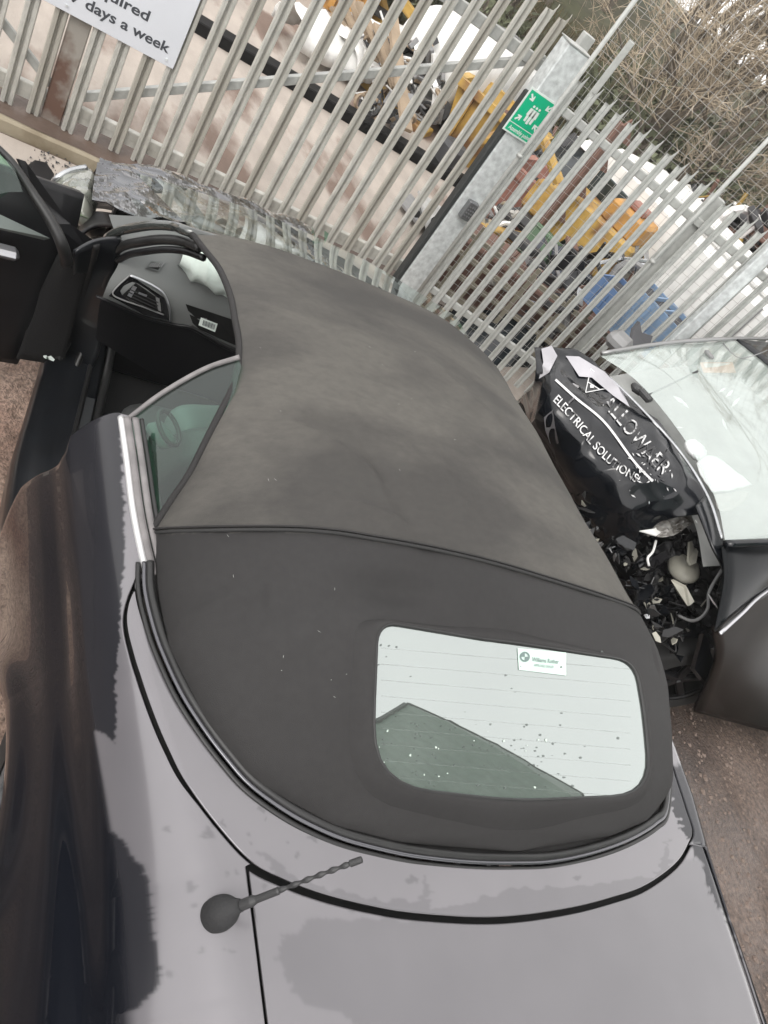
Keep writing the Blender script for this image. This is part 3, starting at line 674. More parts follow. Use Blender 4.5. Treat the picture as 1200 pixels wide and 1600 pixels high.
# dashboard
rowsD = [[(170, 335, .95), (250, 345, .95), (330, 395, .95), (400, 440, .94), (520, 510, .93)], [(188, 398, .89), (250, 405, .90), (320, 440, .90), (390, 480, .89), (520, 560, .88)],
         [(170, 440, .83), (225, 452, .84), (290, 472, .84), (380, 508, .84), (520, 600, .83)], [(160, 465, .78), (225, 485, .77), (275, 500, .77), (380, 545, .77), (520, 640, .76)],
         [(155, 480, .72), (220, 510, .69), (270, 530, .68), (380, 580, .68), (520, 680, .66)], [(150, 530, .52), (215, 570, .48), (270, 600, .46), (380, 650, .46), (520, 740, .45)]]
D_ = patch([[at(*p) for p in r_] for r_ in rowsD], 40, 60)
dash = grid('dashboard', D_, DASH, car, flip=True); dash.data.materials.append(BLACKT)
for f in dash.data.polygons:
    u, v = pj(f.center)
    if v > np.interp(u, [140, 170, 225, 270, 300, 345, 400, 520], [462, 470, 494, 506, 512, 538, 562, 640]): f.material_index = 1
DT = D_.reshape(-1, 3)
_dpx = np.array([pj(p) for p in DT])
def ondash(u, v, off=0):
    d = np.hypot(_dpx[:, 0]-u, _dpx[:, 1]-v); k = np.argsort(d)[:6]; wts = 1/(d[k]+.5); q = (DT[k]*wts[:, None]).sum(0)/wts.sum()
    dd = ray(u, v); t = np.dot(q-POS, dd)/np.dot(dd, dd); p = POS+dd*t
    return p-dd/np.linalg.norm(dd)*off
def dpoly(name, pts, off, mt, par, th=.004):
    b = MB(); P = [ondash(u, v, off) for u, v in pts]; d = ray(*pts[0]); d = d/np.linalg.norm(d)*th
    return b.prism(P, d).build(name, mt, par)
GLB = mat('gloss_black', (.01, .01, .011), .12)
av = dpoly('air_vent', [(170, 462), (203, 430), (258, 466), (268, 502), (225, 492)], .012, GLB, dash, .02)
dpoly('vent_pocket', [(190, 462), (212, 442), (248, 467), (252, 492), (222, 480)], .016, BLACKS, av)
for k in range(4): dpoly('vent_slat', [(197+k*1.5, 458-k*4.5+8), (246+k*.5, 481-k*5+8), (246+k*.5, 479-k*5+8), (197+k*1.5, 456-k*4.5+8)], .019, PLAST, av, .002)
dpoly('vent_tab', [(217, 456), (230, 461), (229, 464), (216, 459)], .023, SATIN, av)
dpoly('vent_side_bar', [(199, 462), (208, 446), (214, 449), (205, 465)], .020, SATIN, av, .002)
dpoly('vent_side_bar', [(243, 464), (249, 466), (252, 487), (247, 485)], .020, GRY, av, .002)
MB().tube(cr([ondash(u, v, .020) for u, v in [(203, 430), (220, 437), (240, 447), (254, 457), (261, 470), (265, 485), (266, 501)]], 30), .0058, 8, flat=.6).build('chrome_edge', SATIN, av, True)
MB().tube(cr([ondash(u, v, .016) for u, v in [(203, 430), (185, 446), (176, 459), (190, 468), (225, 480), (256, 492)]], 30), .0025, 8).build('vent_edge', GRY, av, True)
sp = dpoly('speaker_grille', [(228, 418), (236, 407), (258, 411), (248, 424)], .008, mat('speaker_surround', (.08, .085, .083), .45), dash, .008)
dpoly('grille_mesh', [(231, 417), (237, 409), (254, 412), (247, 422)], .0095, BLACKS, sp, .002)
for k in range(7):
    u = 233+k*3.1; dpoly('grille_slat', [(u-1, 417), (u+4.5, 410), (u+5.6, 410.6), (u+.1, 417.8)], .0115, GRY, sp, .001)
sl_ = dpoly('dash_slot', [(290, 475), (330, 488), (374, 503), (376, 543), (345, 530), (312, 515), (301, 505)], .004, BLACKS, dash, .006)
bcd = dpoly('barcode_label', [(314, 496), (340, 506), (336, 519), (310, 508)], .012, SIGNI, dash, .002)
b = MB()
for k in range(13):
    u = 318+k*1.45; v = 500+k*.55; w_ = .5 if k % 3 else .9
    P = [ondash(u, v, .0145), ondash(u+w_, v+.3, .0145), ondash(u+w_-2, v+8.3, .0145), ondash(u-2, v+8, .0145)]; b.add(P, [(0, 1, 2, 3)])
b.build('barcode', SIGNT, bcd)
dpoly('glovebox_lip', [(300, 508), (345, 533), (376, 547), (376, 551), (344, 537), (298, 511)], .010, PLAST, dash, .004)
MB().tube(cr([ondash(u, v, .006) for u, v in [(150, 463), (172, 472), (225, 495), (270, 507), (300, 513), (345, 539), (378, 554)]], 50), .006, 8).build('dash_edge', BLACKT, dash, True)
# deployed airbag on the dash
abc = [ondash(u, v, .0) for u, v in [(275, 425), (320, 440), (372, 472)]]
rowsA = []
for i, t in enumerate(np.linspace(0, 1, 40)):
    c = cr(abc, 40)[i]; r_ = .058*(max(math.sin(math.pi*(.08+.92*t) if t < .5 else math.pi*(.5+.42*(t-.5)/.5)), .02))**.5
    ring = []
    for k in range(33):
        a = 2*math.pi*k/32; p = np.array(c)+np.array([.045, 0, .028])+np.array([math.cos(a)*r_*1.35, 0, math.sin(a)*r_*.85])
        q = Vector(p)*16; p = p+np.array([math.cos(a), 0, math.sin(a)])*(.016*(1-2*abs(noise.noise(q)))-.004); ring.append(p)
    rowsA.append(ring)
grid('airbag', rowsA, AIRBAG, dash)
# windscreen frame: A pillars, header bar, glass
pil = np.array([at(168, 372, .90), at(185, 362, .95), at(205, 357, 1.0), at(240, 352, 1.065), at(272, 354, 1.11), at(302, 364, 1.15)])
PF = mat('pillar_paint', (.05, .055, .052), .2, .3, 1.0, var=.3, vs=20)
head = [pil[-1]]+[(2.43, .45, 1.145), (2.455, .2, 1.155), (2.46, 0, 1.155), (2.445, -.2, 1.142), (2.40, -.38, 1.115), (2.35, -.50, 1.09)]
fr_ = MB(); fr_.tube(cr(list(pil)+head[1:], 90), .014, 10).tube(cr([(2.35, -.50, 1.09), (2.5, -.60, .98), (2.6, -.66, .86)], 20), .014, 10)
wf = fr_.build('windscreen_frame', PF, car, True)
MB().tube(cr([p+np.array([-.028, -.025, -.018]) for p in pil], 30), .014, 8).build('pillar_seal', RUB, wf, True)
MB().tube(cr([p+np.array([-.05, -.04, -.03]) for p in pil], 30), .010, 8).build('pillar_trim', BLACKT, wf, True)
ws = patch([[np.array(q)+np.array([.01, 0, 0]) for q in [pil[-1]]+head[1:]], [(3.05, .72, .90), (3.12, .3, .92), (3.14, 0, .92), (3.12, -.3, .92), (3.05, -.7, .9)]], 10, 24)
grid('windscreen_glass', ws, GLASSW, wf)
# dark scuttle, A-post base and inner wing between door and bonnet
rowsP = [[(118, 395, .90), (150, 378, .93), (190, 372, .95)], [(112, 450, .68), (142, 452, .70), (172, 470, .70)], [(100, 520, .42), (120, 530, .42), (150, 560, .40)], [(85, 560, .28), (105, 570, .26), (125, 600, .26)]]
grid('a_post', patch([[at(*p) for p in r_] for r_ in rowsP], 24, 10), DARKP, car, thick=.01, flip=True)
MB().tube(cr([at(*p) for p in [(150, 380, .92), (135, 440, .72), (112, 520, .42), (90, 562, .33)]], 24), .013, 8).build('door_seal', RUB, car, True)
MB().tube(cr([at(*p) for p in [(190, 378, .92), (165, 440, .76), (140, 520, .44), (112, 590, .3)]], 24), .011, 8).build('door_seal', RUB, car, True)
MB().box(at(88, 531, .38), (.05, .02, .012), Matrix.Rotation(.3, 3, 'Z'), .003).build('door_check', SATIN, car)
b = MB()
for u, v, z, s in [(79, 561, .36, .014), (72, 559, .36, .012), (125, 648, .3, .006), (129, 655, .3, .005), (110, 664, .32, .008), (108, 675, .3, .005), (117, 690, .3, .005), (40, 825, .34, .012), (107, 487, .5, .008)]:
    c = at(u, v, z); b.add([c+s*np.array([math.cos(a)*random.uniform(.4, 1.3), math.sin(a)*random.uniform(.4, 1.3), 0]) for a in np.linspace(0, 6.28, 7)[:-1]], [tuple(range(6))])
b.build('paint_flakes', SIGNI, car)
grid('hinge_panel', patch([[at(96, 395, .80), at(118, 395, .86), at(140, 395, .86)], [at(58, 470, .56), at(90, 465, .62), at(125, 460, .66)], [at(26, 557, .30), at(60, 562, .30), at(98, 568, .30)]], 14, 10), CARPET, car, thick=.01)
grid('scuttle_panel', patch([[at(120, 368, .70), at(150, 352, .76), at(200, 352, .86), at(260, 358, .92)], [at(128, 345, .66), at(148, 330, .72), at(205, 338, .80), at(270, 350, .84)]], 8, 16), BLACKT, car, thick=.01)
# front wing and crumpled bonnet
rb = [[(155, 250, .60), (235, 262, .66), (300, 288, .69), (360, 308, .71), (430, 340, .71), (478, 365, .68)],
      [(148, 285, .74), (225, 298, .80), (300, 320, .83), (360, 338, .83), (425, 362, .80), (485, 385, .76)],
      [(143, 318, .83), (205, 342, .88), (280, 357, .90), (350, 376, .92), (425, 405, .91), (500, 425, .88)]]
low = [tuple(at(*p)+np.array([.06, .01, -.28])) for p in rb[0]]
B_ = patch([low]+[[at(*p) for p in r_] for r_ in rb], 60, 110)
bon = grid('crumpled_bonnet', crumple(B_, .030, 3.3, 2, .45), CRUSH, car, smooth=False, thick=.004)
rb2 = [[(480, 370, .66), (500, 385, .65), (560, 410, .62), (600, 435, .60), (650, 485, .55)], [(478, 392, .80), (500, 405, .78), (560, 430, .74), (610, 462, .72), (660, 510, .66)], [(485, 410, .86), (510, 430, .86), (560, 455, .84), (620, 490, .82), (670, 530, .78)]]
W_ = patch([[tuple(at(*p)+np.array([.03, 0, -.3])) for p in rb2[0]]]+[[at(*p) for p in r_] for r_ in rb2], 26, 44)
grid('front_wing', crumple(W_, .012, 5, 5), mat('grey_wing_paint', (.20, .21, .215), .35, .4, .5, var=.15, vs=18), car, smooth=False, thick=.004)
sh = MB()
for k in range(10):
    c = at(random.uniform(470, 520), random.uniform(372, 402), random.uniform(.66, .78)); a = [c+np.array([random.uniform(-.05, .05) for _ in range(3)]) for _ in range(3)]; sh.add(a, [(0, 1, 2)])
sh.build('broken_glass', GLASSG, car)
rh = [[(80, 285, .62), (105, 272, .66), (135, 268, .68), (148, 285, .68)], [(82, 315, .58), (105, 310, .70), (132, 308, .74), (146, 320, .70)], [(102, 345, .52), (118, 345, .66), (135, 345, .70), (150, 345, .66)], [(118, 364, .50), (130, 366, .58), (148, 367, .6), (168, 362, .62)]]
hl = grid('headlight', crumple(patch([[at(*p) for p in r_] for r_ in rh], 24, 24), .012, 14, 4), CLEAR, car, smooth=True, thick=.004)
c = at(125, 336, .70)
MB().add([c+np.array([math.cos(a)*.038, math.sin(a)*.06, .012*math.cos(2*a)+.012]) for a in np.linspace(0, 6.28, 12)[:-1]], [tuple(range(11))]).build('reflector', mat('green_lens', (.20, .42, .12), .3), hl)
MB().tube(cr([at(*p) for p in [(78, 292, .60), (90, 278, .65), (110, 267, .68), (135, 262, .70)]], 14), .012, 8).build('headlight_rim', SILV, hl, True)
fr2 = MB(); fr2.box((3.15, 0, .45), (.7, 1.35, .5), None, .05); fr2.build('engine_bay', BLACKT, car)
grid('inner_wing', crumple(patch([[at(92, 300, .5), at(102, 345, .55), at(118, 372, .6)], [at(105, 330, .35), at(110, 370, .4), at(120, 400, .45)]], 10, 14), .01, 12, 8), mat('dusty_beige_liner', (.24, .19, .16), .7), car, thick=.004)
# wheels
def wheel(parent, c, r=.315, wd=.2, axis='y', rot=0, rimm=None):
    t = MB(); prof = [(-wd/2, r*.62), (-wd/2, r*.9), (-wd/2*.85, r*.985), (-wd/4, r), (wd/4, r), (wd/2*.85, r*.985), (wd/2, r*.9), (wd/2, r*.62)]
    n = 40; V = []; 
    for k in range(n):
        a = 2*math.pi*k/n
        for h, rr in prof: V.append((math.cos(a)*rr, h, math.sin(a)*rr))
    m_ = len(prof); Fc = [(k*m_+i, k*m_+i+1, ((k+1) % n)*m_+i+1, ((k+1) % n)*m_+i) for k in range(n) for i in range(m_-1)]
    o = mesh('wheel', V, Fc, TIRE, parent); o.location = c; o.rotation_euler.z = rot
    sp = MB()
    for k in range(5):
        M = Matrix.Rotation(k*2*math.pi/5, 3, 'Y'); sp.box(M@Vector((r*.33, wd*.36, 0)), (r*.6, .03, r*.16), M, .008)
        sp.box(M@Vector((r*.33, -wd*.36, 0)), (r*.6, .03, r*.16), M, .008)
    sp.tube([(0, -wd*.4, 0), (0, wd*.4, 0)], r*.15, 16)
    P = [(math.cos(a)*r*.62, wd*.42, math.sin(a)*r*.62) for a in np.linspace(0, 2*math.pi, 32)]; sp.tube(P, .012, 6)
    sp.build('rim', rimm or SILV, o); return o
for x, y in [(1.05, .72), (1.05, -.72), (3.25, -.70)]: wheel(car, (x, y, .315))
b = MB()
for s_ in (1, -1):
    P = [[(1.05+.37*math.cos(a), s_*yy, .31+.37*math.sin(a)) for yy in (.50, .85)] for a in np.linspace(0, math.pi, 20)]; grid('arch_liner', P, BLACKT, car)
# right side door and sill (far side), rear fascia
grid('far_door', [[(x, -(yc(1.7)-.05+.03*math.sin(q*2.4)), .82-.55*q) for q in np.linspace(0, 1, 12)] for x in np.linspace(1.77, 2.85, 20)], PAINTS, car, thick=.03)
rf = [[(zd(0, 0)*0-.02-.12*math.sin(min(q*1.8, 1)*1.57), y*(1+.1*q), zd(0, y)-.0-.72*q) for q in np.linspace(0, 1, 16)] for y in np.linspace(-.60, .60, 30)]
grid('rear_bumper', rf, PAINTS, car, thick=.01)
# open passenger door
hx = np.array([2.74, .90, 0]); dd_ = np.array([-.16, .987, 0]); dn = np.array([-.987, -.16, 0])
def dp(a, z, t=0): return hx+dd_*a+dn*t+np.array([0, 0, z])
door = grid('door', patch([[dp(0, .93, 0), dp(.5, .935, 0), dp(1.15, .95, 0)], [dp(0, .80, .05), dp(.5, .80, .055), dp(1.15, .80, .05)], [dp(0, .55, .03), dp(.5, .55, .035), dp(1.15, .55, .03)], [dp(.02, .27, .01), dp(.5, .26, .01), dp(1.1, .28, .01)]], 30, 20), BLACKT, car, thick=.07, flip=True)
mb = MB(); mb.tube(cr([dp(0.02, .62, .06), dp(.2, .60, .085), dp(.5, .60, .085), dp(.8, .62, .06)], 20), .022, 8, flat=1.0); mb.build('armrest', PLAST, door, True)
mb = MB(); mb.tube(cr([dp(0.0, .33, .03), dp(.1, .36, .06), dp(.2, .37, .07), dp(.6, .38, .07)], 20), .02, 8); mb.build('map_pocket', PLAST, door, True)
MB().box(at(3, 392, .78), (.05, .09, .03), Matrix.Rotation(.2, 3, 'Z'), .012).build('door_handle', SATIN, door)
MB().tube(cr([at(-12, 222, 1.05), at(20, 255, 1.03), at(50, 300, .99), at(82, 350, .95), at(98, 385, .91), at(104, 410, .84)], 30), [.008+.012*t for t in np.linspace(0, 1, 30)], 8).build('door_frame_seal', RUB, door, True)
mb = MB(); mb.add([at(-30, 212, 1.05), at(0, 235, 1.04), at(22, 262, 1.03), at(36, 300, 1.0), at(14, 300, 1.0), at(0, 310, .98), at(-30, 310, .98)], [tuple(range(7))]); mb.build('door_window', GLASSG, door)
mb = MB(); mb.prism([at(28, 248, 1.03), at(40, 252, 1.03), at(110, 350, .93), at(150, 378, .90), at(140, 395, .86), at(108, 400, .84), at(85, 350, .93), at(50, 295, .97)], (.015, .004, -.01)); mb.build('mirror_cover', BLACKT, door)
mb = MB(); mb.prism([at(-20, 330, .95), at(0, 335, .94), at(20, 345, .92), at(78, 372, .88), at(70, 374, .87), at(-20, 352, .93)], (.01, 0, -.01)); mb.build('door_top_trim', TRIMG, door)

# ---------------------------------------------------------------- broken bits on the ground by the car
b = MB()
pp = [(52, 258), (70, 262), (82, 280), (78, 305), (60, 330), (40, 300), (36, 270)]
b.prism([at(u, v, .02+.02*random.random()) for u, v in pp], (0, 0, .03))
tag(b.build('plastic_shard', BLACKT), 'broken black wheel arch liner piece on pale concrete beside the open car door', 'car part')
b = MB()
for k in range(90):
    u, v = random.gauss(85, 22), random.gauss(255, 14)
    c = at(u, v, .006); s = random.uniform(.004, .016); a = random.random()*3
    b.add([c+np.array([math.cos(a+q)*s, math.sin(a+q)*s*.6, random.uniform(0, .01)]) for q in (0, 2, 4)], [(0, 1, 2)])
tag(b.build('debris_crumbs', DGRY), 'dark crumbs of broken plastic on pale concrete beyond the open door', 'debris', kind='stuff')
# ---------------------------------------------------------------- gate, posts and fences
def onpatch(D, u, v, off=0):
    DT = D.reshape(-1, 3)
    q = (DT-POS)@R.T; px = np.stack([600+F*q[:, 0]/q[:, 2], 800+F*q[:, 1]/q[:, 2]], 1)
    d = np.hypot(px[:, 0]-u, px[:, 1]-v); k = np.argsort(d)[:6]; wts = 1/(d[k]+.5); p = (DT[k]*wts[:, None]).sum(0)/wts.sum()
    dd = ray(u, v); t = np.dot(p-POS, dd)/np.dot(dd, dd); dn_ = dd/np.linalg.norm(dd); return POS+dd*t-dn_*off
def pale_mesh(w_, zb, zt, dep=.022, flatp=False, tip=True, notch=0):
    """W-section palisade pale, tall in z, face towards -x"""
    if flatp: prof = [(-w_/2, .006), (-w_/2+.004, 0), (-w_*.12, .002), (0, .006), (w_*.12, .002), (w_/2-.004, 0), (w_/2, .006)]
    else: prof = [(-w_/2, .012), (-w_*.42, 0), (-w_*.22, 0), (-w_*.08, dep), (w_*.08, dep), (w_*.22, 0), (w_*.42, 0), (w_/2, .012)]
    V = []; Fc = []; n = len(prof)
    zs = [zb, zb+.02, zt-.09, zt-.045, zt]
    for k, z in enumerate(zs):
        for y, x in prof:
            f = 1
            zz = z
            f = 1
            if tip and k == 4: zz = zt-.055*(y/w_+.5)**.6-(.014 if abs(y) < w_*.25 else 0)
            V.append((x, y*f, zz))
    Fc = [(k*n+i, k*n+i+1, (k+1)*n+i+1, (k+1)*n+i) for k in range(len(zs)-1) for i in range(n-1)]
    me = bpy.data.meshes.new('pale'); me.from_pydata(V, [], Fc); me.update(); return me
def place(me, name, loc, parent, m, rz=0):
    o = bpy.data.objects.new(name, me); C.objects.link(o)
    if not me.materials: me.materials.append(m)
    o.location = loc; o.rotation_euler.z = rz; o.parent = parent; return o
GX = 4.77
gate = thing('palisade_gate', 'grey galvanised palisade sliding gate with a diagonal brace standing behind the crumpled bonnet', 'gate')
gp_ = pale_mesh(.057, .085, 1.91)
ys = [1.74, 1.61, 1.48, 1.35, 1.225, 1.10, .975, .80, .68, .555, .432, .308, .183, .057, -.068, -.195, -.318, -.437, -.56, -.68, -.80, -.925, -1.05, -1.165, -1.262]
gmats = [PALE, mat('stained_pale', (.42, .41, .37), .6, .1, col2=(.28, .26, .22), mixs=4, mixt=.5, mixw=.2, stretch=(1, 1, .4))]
gp2 = gp_.copy(); gp2.materials.clear(); gp2.materials.append(gmats[1])
for i, y in enumerate(ys):
    o = place(gp_ if i % 3 else gp2, 'pale', (GX+random.uniform(-.003, .003), y, random.uniform(-.008, .008)), gate, PALE); o.rotation_euler.x = random.uniform(-.004, .004)
    md = o.modifiers.new('t', 'SOLIDIFY'); md.thickness = .003
MB().box((GX+.045, .887, .95), (.06, .10, 1.88), bev=.006).build('gate_stile', RUSTY, gate)
MB().box((GX+.045, .2, .20), (.04, 3.2, .05), bev=.004).box((GX+.030, .2, .178), (.006, 3.2, .07)).build('bottom_rail', PALE, gate)
b = MB()
for yy in np.arange(-1.3, 1.8, .33): b.box((GX+.062, yy, .20), (.03, .012, .06))
MB().box((GX+.045, .2, 1.62), (.04, 3.2, .065), bev=.004).build('top_rail', PALEF, gate)
a_ = Vector((GX+.05, .80, .26)); b_ = Vector((GX+.05, -1.34, 1.655)); d_ = b_-a_
MB().box((a_+b_)/2, (.035, d_.length, .045), Vector((0, 1, 0)).rotation_difference(d_).to_matrix(), .003).build('brace', PALEF, gate)
a_ = Vector((GX+.05, .93, .26)); b_ = Vector((GX+.05, 2.2, 1.1)); d_ = b_-a_
MB().box((a_+b_)/2, (.03, d_.length, .04), Vector((0, 1, 0)).rotation_difference(d_).to_matrix(), .003).build('brace', PALEF, gate)
b = MB(); [b.tube([(GX-.006, y, z), (GX+.0, y, z)], .007, 8) for y in ys for z in (1.62,)]
# white notice
S0 = onp(270, 108, (GX-.012, 0, 0), (1, 0, 0)); ys0, zs0 = S0[1], S0[2]
sg = MB().box((GX-.014, ys0+.5, zs0+.30), (.004, 1.0, .60), bev=.0015).build('notice_board', SIGNW)
tag(sg, 'white notice board with dark letters reading days a week, fixed low on the palisade gate', 'sign')
def gtext(body, y, z, hcap, width, bold=.022):
    return textq('printed_text', body, (GX-.0172, y, z), (0, -width, 0), (0, 0, hcap), SIGNT, sg, bold)
p1 = onp(130, 9, (GX-.017, 0, 0), (1, 0, 0)); p2 = onp(262, 84, (GX-.017, 0, 0), (1, 0, 0)); wd_ = p1[1]-p2[1]
gtext('7 days a week', p1[1]+wd_*.135, (p1[2]+p2[2])/2-.002, .047, wd_*1.14)
q2 = onp(231, 33, (GX-.017, 0, 0), (1, 0, 0)); gtext('Appointment required', q2[1]+.83, q2[2]-.002, .047, .83)
for y, z in [(ys0+.045, zs0+.03), (ys0+.53, zs0+.03), (ys0+.045, zs0+.57)]:
    MB().tube([(GX-.022, y, z), (GX-.012, y, z)], .006, 10).build('sign_screw', GALV, sg)
# concrete threshold with mud strip
kb = MB().box((4.815, 1.6, .0), (.36, 6.6, .15), bev=.012).build('concrete_kerb', KERB); tag(kb, 'mossy raised concrete threshold running under the palisade gate', 'kerb')
P = [[(4.66+.02*noise.noise(Vector((y*3, 0, 0)))+x, y, .077+.012*noise.noise(Vector((x*9, y*7, 3)))+.010*math.sin(x/.30*3.14)) for x in np.linspace(0, .30, 12)] for y in np.linspace(-1.6, 4.5, 160)]
o = grid('mud_strip', P, MUD, None, flip=True); tag(o, kind='structure')
# big gate post with rubber buffer, keypad and sign
PX = 4.60
ya, yb = -1.283, -1.452
post = thing('gate_post', 'big galvanised box section gate post with a black rubber strip and a keypad', 'post')
ptop = 1.81
MB().box((PX+.06, (ya+yb)/2, ptop/2), (.12, abs(ya-yb), ptop), bev=.006).build('post', GALV, post)
MB().box((PX+.03, ya+.020, .76), (.06, .036, 1.5), bev=.008).build('rubber_buffer', mat('buffer_rubber', (.03, .033, .033), .6), post)
bs_ = MB(); bs_.box((PX+.06, (ya+yb)/2, ptop+.004), (.13, abs(ya-yb)+.01, .006)); bs_.build('post_cap', PALEF, post)
k0 = onp(733, 330, (PX-.03, 0, 0), (1, 0, 0))
kp = MB().box((PX-.02, k0[1], k0[2]), (.045, .075, .12), bev=.006).build('keypad', mat('keypad_metal', (.17, .175, .18), .4, .5), post)
b = MB()
for i in range(3):
    for j in range(4): b.tube([(PX-.047, k0[1]+(i-1)*.018, k0[2]+(j-1.5)*.02), (PX-.0425, k0[1]+(i-1)*.018, k0[2]+(j-1.5)*.02)], .0055, 8)
b.build('key_buttons', SATIN, kp)
MB().tube(cr([(PX-.01, k0[1]-.06, k0[2]-.03), (PX+.0, yb-.012, k0[2]-.25), (PX+.0, yb-.012, .1)], 20), .008, 8).build('cable_conduit', PALEF, post, True)
# assembly point sign
sgn = thing('assembly_sign', 'green and white assembly point sign fixed to the top of the big gate post', 'sign')
c1 = onp(832, 136, (PX-.02, 0, 0), (1, 0, 0)); c3 = onp(827, 229, (PX-.02, 0, 0), (1, 0, 0))
yA, yB, zA, zB = c1[1]+.0, c3[1]-.0, c1[2], c3[2]
W_s, H_s = yA-yB, zA-zB
MB().box((PX-.012, (yA+yB)/2, (zA+zB)/2), (.003, W_s, H_s), bev=.001).build('sign_plate', SIGNI, sgn)
def sp_(a, b_, l=0): return (PX-.0138-l, yA-W_s*a, zA-H_s*b_)
def quad(name, a0, b0, a1, b1, m, l): return mesh(name, [sp_(a0, b0, l), sp_(a1, b0, l), sp_(a1, b1, l), sp_(a0, b1, l)], [(0, 1, 2, 3)], m, sgn, False)
quad('green_field', .05, .04, .95, .765, GREEN, .001); quad('green_band', .05, .785, .95, .96, GREEN, .001)
def shape(name, pts, m=SIGNI): return MB().add([sp_(a, b_, .002) for a, b_ in pts], [tuple(range(len(pts)))]).build(name, m, sgn)
def arrow(cx, cy, ang, s=.11):
    pts = []
    for x, y in [(-1, -.22), (.1, -.22), (-.25, -.75), (.1, -.75), (.95, 0), (.1, .75), (-.25, .75), (.1, .22), (-1, .22)]:
        c_, s_ = math.cos(ang), math.sin(ang); pts.append((cx+(x*c_-y*s_)*s, cy+(x*s_+y*c_)*s*W_s/H_s))
    shape('arrow', pts)
for x, y, a in [(.20, .17, .78), (.80, .17, 2.36), (.20, .63, -.78), (.80, .63, 3.93)]: arrow(x, y, a)
def person(cx, s, h):
    shape('figure', [(cx-.055*s, .34), (cx+.055*s, .34), (cx+.07*s, .50), (cx+.04*s, .50), (cx+.035*s, .63*h), (cx-.035*s, .63*h), (cx-.04*s, .5), (cx-.07*s, .5)])
    shape('figure_head', [(cx+.035*math.cos(a), .29+.028*math.sin(a)) for a in np.linspace(0, 6.28, 13)[:-1]])
person(.40, 1, 1.0); person(.50, 1.1, 1.05); person(.60, 1, 1.0)
textq('sign_text', 'Assembly point', sp_(.12, .92, .002), (0, -W_s*.76, 0), (0, 0, H_s*.09), SIGNI, sgn, .02)
# second pointed pale + capped post behind the big post
p9 = onp(897, 25, (4.70, 0, 0), (1, 0, 0))
bp = thing('slim_fence_post', 'slim flat topped galvanised post just behind the big gate post', 'post')
MB().box((4.78, -1.46, .93), (.05, .075, 1.90), bev=.004).build('post', PALEF, bp)
# right fence
fa = np.array([4.43, -1.37, 0]); fd = np.array([4.08, -2.14, 0])-fa; fd /= np.linalg.norm(fd); fn_ = np.array([-fd[1], fd[0], 0]);
if fn_[0] < 0: fn_ = -fn_
frz = math.atan2(-fd[0], -(-fd[1])) if False else math.atan2(fn_[1], fn_[0])
fence = thing('palisade_fence', 'grey pointed palisade fence running from the gate post behind the black wrecked car', 'fence')
fp = pale_mesh(.038, .09, 1.765, flatp=True)
t0_ = np.dot(np.array([4.39, -1.46, 0])-fa, fd)
for k in range(-1, 34):
    t = t0_+k*.0885; p = fa+fd*t
    o = place(fp, 'pale', (p[0]+random.uniform(-.004, .004), p[1], random.uniform(-.006, .008)), fence, PALEF, frz); o.rotation_euler.x = random.uniform(-.006, .006)
    md = o.modifiers.new('t', 'SOLIDIFY'); md.thickness = .003
Mf = Matrix.Rotation(frz, 3, 'Z')
def fbox(name, t, z, d, m, off=.03, par=fence, bev=.004):
    p = fa+fd*t+fn_*off; return MB().box((p[0], p[1], z), d, Mf, bev).build(name, m, par)
for z in (.30, 1.56): fbox('rail', 1.68, z, (.03, 3.3, .045), PALEF, .035)
for t in (.10, 1.05, 2.05, 3.05): fbox('post', t, 1.0 if t < .5 else .86, (.02, .036, 2.0) if t < .5 else (.05, .06, 1.72), PALEF, .07)
# welded mesh panel behind it, on scaffold poles
mp = thing('mesh_screen', 'tall thin welded wire mesh screen tied behind the palisade fence', 'fence')
b = MB(); b1 = MB()
for t in np.arange(.02, 3.3, .052):
    p = fa+fd*t+fn_*.13; b.box((p[0], p[1], 1.35), (.0017, .0017, 2.6), Mf)
for z in np.arange(.08, 2.65, .060):
    p = fa+fd*1.65+fn_*.133; b.box((p[0], p[1], z), (.0017, 3.3, .0017), Mf)
b.build('wire_mesh', WIRE, mp)
for n_l, (u, v) in zip(('tall thin galvanised scaffold pole beside the assembly sign', 'tall thin galvanised scaffold pole at the right end of the pointed fence'), [(870, 165), (1075, 350)]):
    p = onp(u, v, fa+fn_*-.035, fn_)
    po = MB().tube([(p[0], p[1], 0), (p[0], p[1], 2.7)], .0125, 12).tube([(p[0], p[1], 1.25), (p[0], p[1], 1.27)], .018, 12).build('scaffold_pole', PALEF, None, True)
    tag(po, n_l, 'pole', 'scaffold poles tied to the fence')
p = onp(1185, 410, fa-fn_*.06, fn_)
o = MB().box((p[0], p[1], .95), (.07, .075, 1.9), Mf, .006).build('corner_post', GALV); tag(o, 'thick square galvanised post in front of the white van', 'post')
# black steel channel on the ground behind gate
c1_, c2_ = at(318, 42, .05), at(724, 286, .05)
d_ = Vector(c2_-c1_); dl = d_.normalized()
ch_ = MB().box(Vector((c1_+c2_)/2)+Vector((0, 0, .0)), (.20, d_.length+6, .10), Vector((0, 1, 0)).rotation_difference(d_).to_matrix(), .01)
tag(ch_.build('steel_channel', BLACKS), 'long flat black steel channel lying across the pale concrete behind the gate', 'beam')

